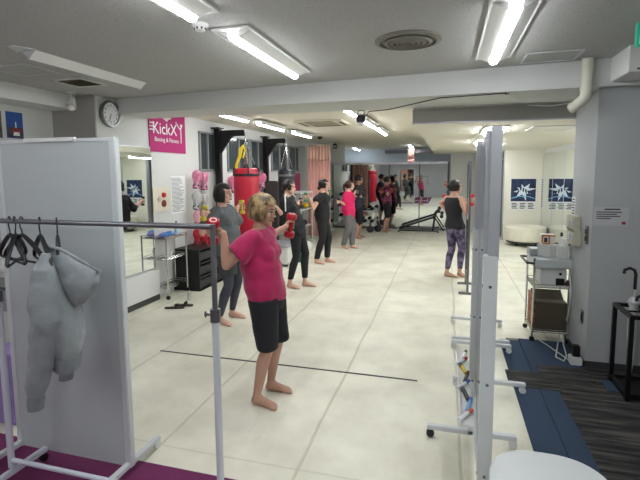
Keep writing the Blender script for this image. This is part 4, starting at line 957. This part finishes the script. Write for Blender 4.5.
umbrella(1.6, 3.95, (.02, 0, 1), mat('umbrella_red', (150, 50, 56), .6, rgb2=(220, 210, 206), scale=14), M_white, 'red and white umbrella in the stand at right edge', .8)
umbrella(1.47, 3.78, (.0, 0.02, 1), M_umb, M_black, 'black folded umbrella in front of clear ones in the stand', .7)
# ------------------------------------------------ round white table, bottom right
t = thing('round_table', 'white round-edged table top cut by bottom edge, beside nearest standing mirror', 'table', (.355, 1.446, 0))
M_tab = mat('table_white', (206, 210, 210), .35, var=.01)
b = MB(); 
def superr(f, z):
    return [(b.bm.verts.new((math.copysign(abs(math.cos(2*PI*k/64))**.75, math.cos(2*PI*k/64))*.20*f, math.copysign(abs(math.sin(2*PI*k/64))**.75, math.sin(2*PI*k/64))*.25*f, z))) for k in range(64)]
rs = [superr(f, z) for f, z in ((.96, .675), (1, .681), (1, .695), (.98, .701))]
b.face(rs[0][::-1], M_tab); b.face(rs[-1], M_tab)
for r0, r1 in zip(rs, rs[1:]):
    for k in range(64): b.face([r0[k], r0[(k+1) % 64], r1[(k+1) % 64], r1[k]], M_tab)
b.build('tabletop', t)
MB().cyl((0, 0, .03), (0, 0, .675), .035, M_grey, 20).build('column', t)
MB().lathe([(0, 0), (.2, 0), (.2, .015), (.05, .035), (0, .035)], (0, 0, 0), (0, 0, 1), M_grey, 32).build('base', t)
# ================================================================ people
def sm(x): x = max(0., min(1., x)); return x*x*(3-2*x)
def two_bone(a, c, l1, l2, pole):
    d = c-a; L_ = d.length
    if L_ > (l1+l2)*.985: c = a+d*((l1+l2)*.985/L_); d = c-a; L_ = d.length
    if L_ < .12: c = a+d.normalized()*.12; d = c-a; L_ = .12
    k = (l1*l1-l2*l2+L_*L_)/(2*L_); hh = math.sqrt(max(0, l1*l1-k*k)); u = d/L_
    p = V(pole); p = (p-u*p.dot(u)).normalized()
    return a+u*k+p*hh, c
def head_mass(b, M4, m):
    r3 = M4.to_3x3()
    def B(c, r): b.ball(M4 @ V(c), r, m, 20, r3)
    def C(a, c, r0, r1): b.rcone(M4 @ V(a), M4 @ V(c), r0, r1, m, 12)
    B((-.008, 0, .028), (.090, .072, .086)); B((.014, 0, -.03), (.062, .058, .066)); B((.045, 0, -.062), (.034, .038, .040)); B((.066, 0, -.086), (.018, .022, .016))
    B((.052, 0, .045), (.036, .050, .036)); B((.058, .034, -.022), (.022, .020, .020)); B((.058, -.034, -.022), (.022, .020, .020))
    C((.086, 0, .010), (.104, 0, -.022), .006, .0095); B((.098, .009, -.026), (.009, .008, .007)); B((.098, -.009, -.026), (.009, .008, .007))
    C((.078, .042, .024), (.087, .012, .022), .008, .008); C((.078, -.042, .024), (.087, -.012, .022), .008, .008)
    B((.082, 0, -.052), (.012, .024, .011))
    for s_ in (-1, 1): B((-.008, s_*.073, -.008), (.018, .008, .029))
def head_details(M4, root, small=False):
    r3 = M4.to_3x3()
    me_ = mat('eye_white', (226, 222, 216), .3); md_ = mat('eye_dark', (24, 18, 16), .25); ml_ = mat('lips', (158, 92, 86), .45); mb_ = mat('eyebrow', (50, 40, 36), .8)
    for s_ in (-1, 1):
        b = MB(); b.ball(M4 @ V((.076, s_*.030, .004)), (.010, .0135, .0065), me_, 12, r3); b.ball(M4 @ V((.0825, s_*.030, .004)), (.0045, .0062, .0062), md_, 10, r3)
        b.tube([M4 @ V((.081, s_*.017, .008)), M4 @ V((.0865, s_*.03, .0125)), M4 @ V((.076, s_*.045, .007))], .002, md_, 6); b.build('eye', root)
        if not small:
            b = MB(); b.tube([M4 @ V((.089, s_*.014, .029)), M4 @ V((.088, s_*.032, .034)), M4 @ V((.076, s_*.050, .028))], [.0035, .004, .002], mb_, 6); b.build('eyebrow', root)
    b = MB(); b.tube([M4 @ V((.082, -.021, -.052)), M4 @ V((.0945, 0, -.0495)), M4 @ V((.082, .021, -.052))], [.003, .006, .003], ml_, 8); b.tube([M4 @ V((.082, -.017, -.055)), M4 @ V((.0935, 0, -.058)), M4 @ V((.082, .017, -.055))], [.003, .006, .003], ml_, 8); b.build('lips', root)
def hair(M4, root, m, length=.09, face=62, line=30, back=.105, pony=None, bun=None, vol=1.0, flare=0., side=.0):
    b = MB(); NA, NE = 64, 40; grid = []
    for j in range(NE+1):
        t = j/NE; row = []
        for i in range(NA):
            az = -PI + 2*PI*i/NA; aa = abs(math.degrees(az))
            el = 90-180*t if t <= .5 else 0
            if t <= .5:
                e = R(el); x, y, z = math.cos(e)*math.cos(az), math.cos(e)*math.sin(az), math.sin(e)
                q = V((x*.103*vol, y*.087*vol, z*.098*vol)); low = 0
            else:
                k = (t-.5)*2; low = k; shr = (1-.30*k**2.2+flare*math.sin(PI*k)) * (1 if k < .93 else 1-(k-.93)*9)
                q = V((math.cos(az)*.103*vol*shr, math.sin(az)*.087*vol*shr, -length*sm(k/.97 if k < .97 else 1)*(1 - .0)))
                if k > .93: q.z = -length
                el = -k*60
            fw = face + (10 if el > 10 else 0) - side*max(0, low)
            mk = sm((fw-aa)/14) * sm((line-el + 6*math.sin(az*5))/9)
            strand = 1+.018*math.sin(az*31+t*6+3*math.sin(az*3))+.012*math.sin(az*53+t*11)
            q = V((q.x*strand, q.y*strand, q.z))
            q = q*(1-mk) + V((q.x*.62, q.y*.62, q.z*.75))*mk
            row.append(b.bm.verts.new(M4 @ (q + V((-.012, 0, .030)))))
        grid.append(row)
    for j in range(NE):
        for i in range(NA):
            b.face([grid[j][i], grid[j+1][i], grid[j+1][(i+1) % NA], grid[j][(i+1) % NA]], m)
    bmesh.ops.remove_doubles(b.bm, verts=b.bm.verts, dist=.00005)
    if pony:
        b.tube([M4 @ V((-.095, 0, .05)), M4 @ V((-.125, 0, .035)), M4 @ V((-.14, 0, -.03)), M4 @ V((-.125, 0, -.03-pony*.5)), M4 @ V((-.11, 0, -.03-pony))], [.016, .026, .03, .024, .006], m, 14)
    if bun: b.ball(M4 @ V(bun), (.034, .034, .036), m, 14)
    return b.build('hair', root, smooth=180)
def hand(b, c, a, wdir, side, m, k=1.0):
    a = V(a).normalized(); w = V(wdir); w = (w-a*w.dot(a)).normalized(); n = a.cross(w)*side
    def P(i, j, l): return c + n*i*k + w*j*k + a*l*k
    wrist = P(.026, .075, 0)
    r3 = Matrix((n, w, a)).transposed()
    b.ball(P(.030, .022, .0), (.014*k, .046*k, .042*k), m, 16, r3)
    b.rcone(P(.026, .04, 0), wrist, .024*k, .023*k, m, 12)
    for q, l_ in enumerate((.033, .011, -.011, -.032)):
        f = (1., 1.08, 1.02, .85)[q]
        b.rcone(P(.030, -.012, l_), P(.018, -.034*f, l_), .0098*k, .0095*k, m, 10)
        b.rcone(P(.018, -.034*f, l_), P(-.014, -.034*f, l_*.95), .0092*k, .0088*k, m, 10)
        b.rcone(P(-.014, -.034*f, l_*.95), P(-.027, -.010, l_*.9), .0086*k, .0078*k, m, 10)
    b.rcone(P(.022, .045, .030), P(-.004, .034, .050), .0135*k, .011*k, m, 10)
    b.rcone(P(-.004, .034, .050), P(-.028, .010, .046), .0105*k, .0085*k, m, 10)
    return wrist
def foot(b, heel, d, m, k=1.0, knee=None):
    d = V(d).normalized(); s = V((-d.y, d.x, 0)); H0 = V((heel.x, heel.y, 0))
    def P(f, l, z): return H0 + d*f*k + s*l*k + V((0, 0, z*k))
    ank = P(.045, 0, .085)
    U = V((0, 0, 1))
    b.loft([(P(.0, 0, .03), s*.020*k, U*.022*k), (P(.02, 0, .034), s*.030*k, U*.034*k), (P(.07, 0, .038), s*.034*k, U*.038*k), (P(.12, 0, .030), s*.037*k, U*.030*k), (P(.17, 0, .020), s*.042*k, U*.020*k), (P(.20, 0, .014), s*.038*k, U*.013*k)], m, 16)
    b.rcone(P(.040, 0, .040), ank, .034*k, .033*k, m); b.rcone(P(.06, 0, .06), P(.12, 0, .03), .03*k, .024*k, m)
    for q in range(5):
        l_ = -.032+.016*q; r_ = (.0125, .0095, .0092, .009, .0088)
        f = (.228, .230, .224, .214, .200)
        b.rcone(P(.19, l_, .013), P(f[q]-.006, l_*1.05, .011), r_[q]*k, r_[q]*.9*k, m, 10)
    return ank
def person(label, pix, Y, h, outfit, hairf, handsp, db=None, yaw=0., vox=.0075, skin=M_skin, hyaw=0., hpitch=0., bust=1.0, bulk=1.0, lean=0., headdx=0., root_uv=None):
    """pix: heel and toe ground pixels of both feet ('fr' right foot, 'fl' left foot) and the centre of the head."""
    cw, sw = math.cos(yaw), math.sin(yaw)
    fr = [atZ(*q) for q in pix['fr']]; fl = [atZ(*q) for q in pix['fl']]
    for f_ in (fr, fl):
        dd = (f_[1]-f_[0]); f_[1] = dd.normalized()
    mid = (fr[0]+fl[0])/2 + V((.06*cw, .06*sw, 0)); mid.z = 0
    t = thing('person', label, 'person', tuple(mid), yaw)
    def L(p): q = V(p)-mid; return V((q.x*cw+q.y*sw, -q.x*sw+q.y*cw, q.z))
    def LD(p): q = V(p); return V((q.x*cw+q.y*sw, -q.x*sw+q.y*cw, q.z))
    b = MB(); k = h/1.60
    hc = L(atY(pix['head'][0], pix['head'][1], Y)); hc.y = hc.y*.5
    hc.z = h-.118*k
    # legs
    aR = foot(b, L(fr[0]), LD(fr[1]), skin, k); aL = foot(b, L(fl[0]), LD(fl[1]), skin, k)
    pel = V((.0+lean*.2, (aR.y+aL.y)/2, .515*h))
    if 'hip' in pix: q = L(atY(pix['hip'][0], pix['hip'][1], Y)); pel = V((q.x, q.y, .515*h))
    if aR.y > aL.y: print('FEET CROSSED', label)
    hips = {-1: pel+V((0, -.082*k, .0)), 1: pel+V((0, .082*k, .0))}
    knees = {}
    for s_, ak in ((-1, aR), (1, aL)):
        hp = hips[s_]; kn, _ = two_bone(hp, ak, (hp.z-.285*h)*1.01, (.285*h-ak.z)*1.01, (1, 0, 0)); knees[s_] = kn
        b.rcone(hp, kn, .080*k*bulk, .050*k*bulk, skin); cf = kn.lerp(ak, .33)+V((-.012, 0, 0))
        b.rcone(kn, cf, .047*k, .051*k*bulk, skin); b.rcone(cf, ak, .050*k*bulk, .031*k, skin)
    nb = V((hc.x-.030*k, hc.y, .845*h)); chest = pel.lerp(nb, .62)+V((-.01, 0, 0))
    def S(z):    # the spine's place at height z
        f = (z-pel.z)/(nb.z-pel.z); c = pel.lerp(nb, f); c.x -= .018*math.sin(PI*max(0, min(1, f))); return V((c.x, c.y, z))
    X_, Y_ = V((1, 0, 0)), V((0, 1, 0))
    prof = [(.475, .085, .13), (.50, .105, .160), (.53, .112, .166), (.575, .098, .142), (.62, .088, .122), (.67, .096, .128), (.72, .108, .142), (.765, .106, .160), (.80, .088, .165), (.825, .066, .125), (.85, .050, .060), (.87, .046, .048)]
    b.loft([(S(z*h), X_*x*k*bulk, Y_*y*k*bulk) for z, x, y in prof], skin, 28)
    if bust:
        for s_ in (-1, 1): b.ball(S(.725*h)+V((.072*k, s_*.062*k, 0)), (.055*k*bust, .058*k*bust, .058*k*bust), skin)
    b.rcone(nb-V((.0, 0, .02)), hc+V((-.022, 0, -.05)), .047*k, .045*k, skin)
    M4 = Matrix.Translation(hc) @ Matrix.Rotation(hyaw, 4, 'Z') @ Matrix.Rotation(hpitch, 4, 'Y') @ Matrix.Scale(k*1.0, 4)
    Mh = Matrix.Translation(hc) @ Matrix.Rotation(hyaw, 4, 'Z') @ Matrix.Rotation(hpitch, 4, 'Y')
    head_mass(b, Mh, skin)
    # arms
    arms = {}
    for s_ in (-1, 1):
        sh = S(.805*h)+V((0, s_*.158*k*bulk, 0))
        u_, v_, y_, ax, pole = handsp[s_]
        hcn = L(atY(u_, v_, y_)); axl = LD(ax)
        d0 = (sh-hcn).normalized()
        # place the wrist from the grip, then solve the elbow
        w = d0 + V((0, 0, -.8)); w = (w-axl.normalized()*w.dot(axl.normalized())).normalized()
        Lm = (.262+.235)*k + .05
        if (hcn-sh).length > Lm*.98: hcn = sh+(hcn-sh).normalized()*Lm*.98
        wr = hand(b, hcn, axl, w, -s_ if axl.z > 0 else s_, skin, k)
        el, wr2 = two_bone(sh, wr, .262*k, .235*k, LD(pole))
        b.rcone(sh+V((0, -s_*.02, 0)), el, .049*k*bulk, .037*k*bulk, skin); f1 = el.lerp(wr2, .25)
        b.rcone(el, f1, .036*k, .038*k*bulk, skin); b.rcone(f1, wr2, .038*k*bulk, .0235*k, skin)
        if (wr2-wr).length > .01: b.rcone(wr2, wr, .0235*k, .0235*k, skin)
        arms[s_] = (sh, el, wr2, hcn, axl)
    remesh(b.build('body', t, smooth=180), vox, 3, .5)
    head_details(Mh, t, vox > .009)
    hair(Mh, t, **hairf)
    # clothes
    o_ = outfit; lo = o_.get('loose', 1.0)
    if o_.get('top'):
        b = MB(); mt = o_['top']; e = .013*lo; hem = o_.get('hem', .50)
        pr_ = [(z, x, y) for z, x, y in prof if z > hem and z < .835]
        r = []
        x0, y0 = (.112, .16) if hem < .6 else (.09, .125)
        r.append((S(hem*h), X_*(x0*k*bulk+e*1.7), Y_*(y0*k*bulk+e*1.7)))
        for z, x, y in pr_:
            e2 = e*(1.7 if z < .70 else 1.0); r.append((S(z*h), X_*(x*k*bulk+e2+(.03*k*lo*(lo > 1) if .55 < z < .72 else 0)), Y_*(y*k*bulk+e2+(.02*k*lo*(lo > 1) if .55 < z < .72 else 0))))
        r.append((S(o_.get('neck', .845)*h), X_*.058*k, Y_*.064*k))
        b.loft(r, mt, 32)
        if bust:
            for s_ in (-1, 1): b.ball(S(.725*h)+V((.072*k, s_*.060*k, 0)), (.056*k*bust+e, .058*k*bust+e, .060*k*bust+e), mt)
            b.ball(S(.725*h)+V((.080*k, 0, -.005)), (.050*k*bust+e, .06*k, .055*k*bust+e), mt)
        sl = o_.get('sleeve', .6)
        for s_ in (-1, 1):
            sh, el, wr, _, _ = arms[s_]
            if sl > 0:
                a0 = sh+V((0, -s_*.03, 0)); e1 = e*1.5+.010*(lo > 1)
                if sl <= 1:
                    q = sh.lerp(el, sl); b.loft([(a0, *[v*(.055*k*bulk+e) for v in frame_of(q-a0)[:2]]), (a0.lerp(q, .5), *[v*(.052*k*bulk+e1) for v in frame_of(q-a0)[:2]]), (q, *[v*(.050*k*bulk+e1*1.3) for v in frame_of(q-a0)[:2]])], mt, 20); b.ball(a0, .056*k*bulk+e, mt)
                else:
                    b.rcone(a0, el, .056*k*bulk+e, .045*k+e, mt); q = el.lerp(wr, sl-1); b.rcone(el, q, .045*k+e, .030*k+e, mt)
        remesh(b.build(o_.get('topname', 'shirt'), t, smooth=180), max(vox, .008), 14, .5, disp=.026*min(lo, 1.5), dscale=.14)
    if o_.get('collar'):
        b = MB()
        for s_ in (-1, 1):
            sh, el, wr, _, _ = arms[s_]
            n_ = V((.0, 0, 1)); b.tube([S(.85*h)+V((0.01, s_*.06, .022)), S(.83*h)+V((.02, s_*.11, .05)), sh+V((.02, s_*.03, .088)), sh.lerp(el, .3)+V((.03, s_*.045, .083)), sh.lerp(el, .75)+V((.03, s_*.045, .05))], .012, M_paper, 6)
        b.build('white_piping', t)
    bt = o_['bottom']; bh = o_.get('bhem', .06); bl = o_.get('bloose', .012)
    b = MB(); top = o_.get('btop', o_.get('hem', .5)+.04)
    pr_ = [(z, x, y) for z, x, y in prof if .48 < z < top]
    b.loft([(S(.455*h), X_*(.075*k+bl), Y_*(.11*k+bl))]+[(S(z*h), X_*(x*k*bulk+min(bl, .022)+.002), Y_*(y*k*bulk+min(bl, .022)+.002)) for z, x, y in pr_], bt, 28)
    for s_, ak in ((-1, aR), (1, aL)):
        hp, kn = hips[s_], knees[s_]; cf = kn.lerp(ak, .33)+V((-.012, 0, 0))
        zb = bh*h
        if zb > kn.z:
            f = (hp.z-zb)/(hp.z-kn.z); q = hp.lerp(kn, f); rr = (.080*(1-f)+.050*f)*k*bulk+bl*1.35
            b.loft([(hp, X_*(.082*k*bulk+bl), Y_*(.080*k*bulk+bl)), (hp.lerp(q, .5), X_*((.068*k*bulk)+bl*1.2), Y_*(.068*k*bulk+bl*1.2)), (q, X_*rr*1.08, Y_*rr)], bt, 24)
        else:
            f = (kn.z-zb)/(kn.z-ak.z); q = kn.lerp(ak, f)
            rcf = (.051*k*bulk+bl); rk = .051*k*bulk+bl; re = max(.034*k+bl, .031*k+bl)
            b.loft([(hp, X_*(.082*k*bulk+bl), Y_*(.080*k*bulk+bl)), (hp.lerp(kn, .5), X_*(.067*k*bulk+bl), Y_*(.067*k*bulk+bl)), (kn, X_*rk, Y_*rk)] + ([(cf, X_*rcf, Y_*rcf), (cf.lerp(q, .5), X_*(rcf+re)/2, Y_*(rcf+re)/2)] if f > .4 else []) + [(q, X_*re, Y_*re)], bt, 24)
    remesh(b.build(o_.get('bottomname', 'trousers'), t, smooth=180), max(vox, .008), 3, .5, disp=.012 if bl > .011 else 0, dscale=.11)
    if o_.get('under'):
        b = MB(); bl2 = .004; zb = o_['under_hem']*h
        for s_, ak in ((-1, aR), (1, aL)):
            hp, kn = hips[s_], knees[s_]; cf = kn.lerp(ak, .33)+V((-.012, 0, 0)); q = kn.lerp(ak, (kn.z-zb)/(kn.z-ak.z))
            b.rcone(hp, kn, .082*k*bulk+bl2, .050*k*bulk+bl2, o_['under']); b.rcone(kn, cf, .052*k*bulk, .053*k*bulk+bl2, o_['under']); b.rcone(cf, q, .053*k*bulk+bl2, .034*k+bl2, o_['under'])
        remesh(b.build('leggings', t, smooth=180), max(vox, .008), 3)
    # dumbbells held
    if db:
        nm_, col, L_, r_, end = db
        for s_ in (-1, 1):
            c = arms[s_][3]; cw_ = V((c.x*cw-c.y*sw, c.x*sw+c.y*cw, c.z))+mid; ax = handsp[s_][3]
            dumbbell('dumbbell', '%s dumbbell held in the %s hand of %s' % (nm_, 'right' if s_ < 0 else 'left', outfit['who']), cw_, ax, L_, r_, col, 'dumbbells held by the class', end)
    for n_, s_ in (('R', -1), ('L', 1)):
        sh, el, wr, hc_, _ = arms[s_]
    return t
M_magenta = mat('magenta_tee', (172, 24, 84), .85, var=.04, scale=10, fuzz=.2); M_shorts = mat('black_shorts', (24, 26, 34), .8, var=.1)
M_blonde = mat('blonde_streaked_hair', (172, 146, 100), .5, rgb2=(84, 70, 52), scale=11, bump=.2, bscale=50, stretch=(2.4, 2.4, .9))
M_greyt = mat('grey_tee', (96, 100, 102), .9, var=.05); M_char = mat('charcoal_cloth', (62, 65, 68), .9); M_legg = mat('slate_leggings', (66, 68, 80), .8)
M_blkt = mat('black_cloth', (26, 27, 31), .85, var=.1); M_pinkt = mat('pink_tee', (216, 30, 96), .85); M_greyp = mat('grey_trousers', (106, 104, 104), .9)
M_navyt = mat('navy_tee', (46, 52, 66), .85); M_patt = mat('purple_pattern', (44, 38, 62), .7, rgb2=(120, 104, 140), scale=9)
M_yellow = mat('yellow_vinyl', (206, 190, 60), .45); M_green = mat('green_vinyl', (60, 130, 96), .45)
M_skin2 = mat('skin_light', (214, 170, 150), .55, var=.04)
W1 = person('woman in magenta tee and black shorts with blonde streaked hair, lifting red dumbbells at front',
    dict(fr=((252.5, 403), (277, 409)), fl=((266, 389.5), (291, 392)), head=(263, 217), hip=(267, 305)), 3.04, 1.555,
    dict(who='woman in magenta tee', top=M_magenta, topname='tee_shirt', hem=.505, loose=1.15, sleeve=.62, bottom=M_shorts, bottomname='shorts', bhem=.275, bloose=.034),
    dict(m=M_blonde, length=.10, face=52, line=20, vol=1.10, flare=.06, side=2),
    {-1: (213, 232, 2.80, (.28, -.42, .85), (-.5, -.2, -1)), 1: (290.5, 225.5, 3.62, (.2, -.1, 1), (-1, .1, -.7))},
    ('red vinyl', M_red, .212, .046, M_paper), vox=.006, bust=1.05, bulk=1.0, hyaw=R(-6), hpitch=R(8))
W2 = person('woman with black bob in grey tee, holding yellow dumbbells behind woman in magenta',
    dict(fr=((217, 323), (234, 326.5)), fl=((229, 316.5), (246, 318)), head=(224, 199), hip=(231, 265)), 4.62, 1.60,
    dict(who='woman in grey tee', top=M_greyt, topname='tee_shirt', hem=.47, loose=1.4, sleeve=.8, bottom=M_char, bottomname='shorts', bhem=.36, bloose=.026, under=M_legg, under_hem=.07),
    dict(m=M_hairb, length=.12, face=55, line=24, vol=1.06, flare=.10, side=0),
    {-1: (204, 213, 4.30, (.15, .0, 1), (-.4, -.2, -1)), 1: (242, 207, 5.05, (-.05, 0, 1), (.1, .3, -1))},
    ('yellow-green', M_yellow, .17, .034, None), vox=.0075, bust=1.05, bulk=1.05, skin=M_skin2)
W3 = person('woman in black jacket with white shoulder piping, behind the front two women',
    dict(fr=((287, 287.5), (297, 288.5)), fl=((302, 286), (314, 286.5)), head=(291, 194.5), hip=(297, 245)), 6.45, 1.62,
    dict(who='woman in piped black jacket', top=M_blkt, topname='jacket', hem=.47, loose=1.3, sleeve=1.3, collar=True, bottom=M_blkt, bottomname='leggings', bhem=.08, bloose=.010),
    dict(m=M_hairb, length=.07, face=46, line=22, bun=(-.10, 0, -.03)),
    {-1: (273, 207, 6.05, (.1, 0, 1), (-.3, -.2, -1)), 1: (301, 203, 6.98, (0, .1, 1), (0, .3, -1))},
    ('black', M_black, .17, .034, None), vox=.0085, skin=M_skin2)
W4 = person('woman with low bun in black tee and black trousers, holding green dumbbells',
    dict(fr=((314.5, 263.5), (324, 264.4)), fl=((325, 262), (335, 262.6)), head=(325, 190), hip=(323, 228)), 8.27, 1.60,
    dict(who='woman in black tee with low bun', top=M_blkt, topname='tee_shirt', hem=.49, loose=1.1, sleeve=.5, bottom=M_blkt, bottomname='trousers', bhem=.06, bloose=.018),
    dict(m=M_hairb, length=.08, face=46, line=22, bun=(-.10, 0, -.05)),
    {-1: (306, 197, 7.85, (-.05, 0, 1), (-.2, -.2, -1)), 1: (329.5, 194, 8.75, (0, 0, 1), (.2, .3, -1))},
    ('green', M_green, .17, .036, None), vox=.009, skin=M_skin2)
W5 = person('woman with brown ponytail in pink tee and grey trousers, fifth in line',
    dict(fr=((342, 248.3), (349, 249.3)), fl=((350.5, 248), (357, 248.6)), head=(350, 190), hip=(349, 220)), 9.95, 1.54,
    dict(who='woman in pink tee and grey trousers', top=M_pinkt, topname='tee_shirt', hem=.46, loose=1.2, sleeve=.8, bottom=M_greyp, bottomname='trousers', bhem=.05, bloose=.026),
    dict(m=M_hairbr, length=.08, face=46, line=22, pony=.14),
    {-1: (338.5, 202, 9.55, (0, 0, 1), (-.4, -.2, -1)), 1: (357, 192, 10.4, (0, 0, 1), (0, .3, -1))},
    ('dark', M_iron, .17, .034, None), vox=.010, skin=M_skin2, bulk=1.08)
W6 = person('person with short black hair in navy tee and cropped black leggings near mirrors',
    dict(fr=((355, 238.3), (361, 239)), fl=((357.5, 237), (364, 237.6)), head=(359, 185), hip=(358, 210)), 11.5, 1.66,
    dict(who='person in navy tee', top=M_navyt, topname='tee_shirt', hem=.46, loose=1.2, sleeve=.8, bottom=M_blkt, bottomname='leggings', bhem=.20, bloose=.010),
    dict(m=M_hairb, length=.06, face=46, line=20, vol=1.05),
    {-1: (351, 196, 11.2, (0, 0, 1), (-.2, -.2, -1)), 1: (364, 193, 11.95, (0, 0, 1), (0, .3, -1))},
    ('dark', M_iron, .17, .034, None), vox=.010, bust=.8, bulk=1.05)
M_floral = mat('patterned_tee', (30, 28, 34), .85, rgb2=(170, 70, 110), scale=9)
W7 = person('person in black patterned tee and black knee shorts standing before rear mirrors',
    dict(fr=((382.5, 232), (389, 232.8)), fl=((384.5, 230.8), (391, 231.3)), head=(387.5, 185.5), hip=(387, 210)), 13.0, 1.60,
    dict(who='person in black knee shorts', top=M_floral, topname='tee_shirt', hem=.46, loose=1.2, sleeve=.8, bottom=M_blkt, bottomname='shorts', bhem=.26, bloose=.03),
    dict(m=M_hairb, length=.07, face=50, line=28),
    {-1: (381, 192, 12.8, (0, 0, 1), (-.2, -.2, -1)), 1: (391.5, 190, 13.3, (0, 0, 1), (0, .3, -1))},
    ('dark red', M_red, .17, .034, None), vox=.010)
M_tank = mat('black_tank', (24, 25, 30), .8)
W8 = person('woman seen from behind in black tank top and purple patterned leggings with red dumbbells',
    dict(fr=((457.5, 275.5), (467, 278)), fl=((444, 276), (453, 277)), head=(456, 190.5), hip=(455, 235)), 7.62, 1.585,
    dict(who='woman in black tank top', top=M_tank, topname='tank_top', hem=.50, loose=.5, sleeve=0, neck=.825, bottom=M_patt, bottomname='leggings', bhem=.08, bloose=.006, btop=.58),
    dict(m=M_hairb, length=.09, face=50, line=30, bun=(-.11, 0, .02)),
    {-1: (472, 200, 7.42, (0.05, 0, 1), (.2, -.3, -1)), 1: (444.5, 200, 7.80, (-.05, 0, 1), (-.4, .1, -1))},
    ('red', M_red, .185, .040, None), yaw=R(48), vox=.0075, hyaw=R(-30), bulk=1.08)
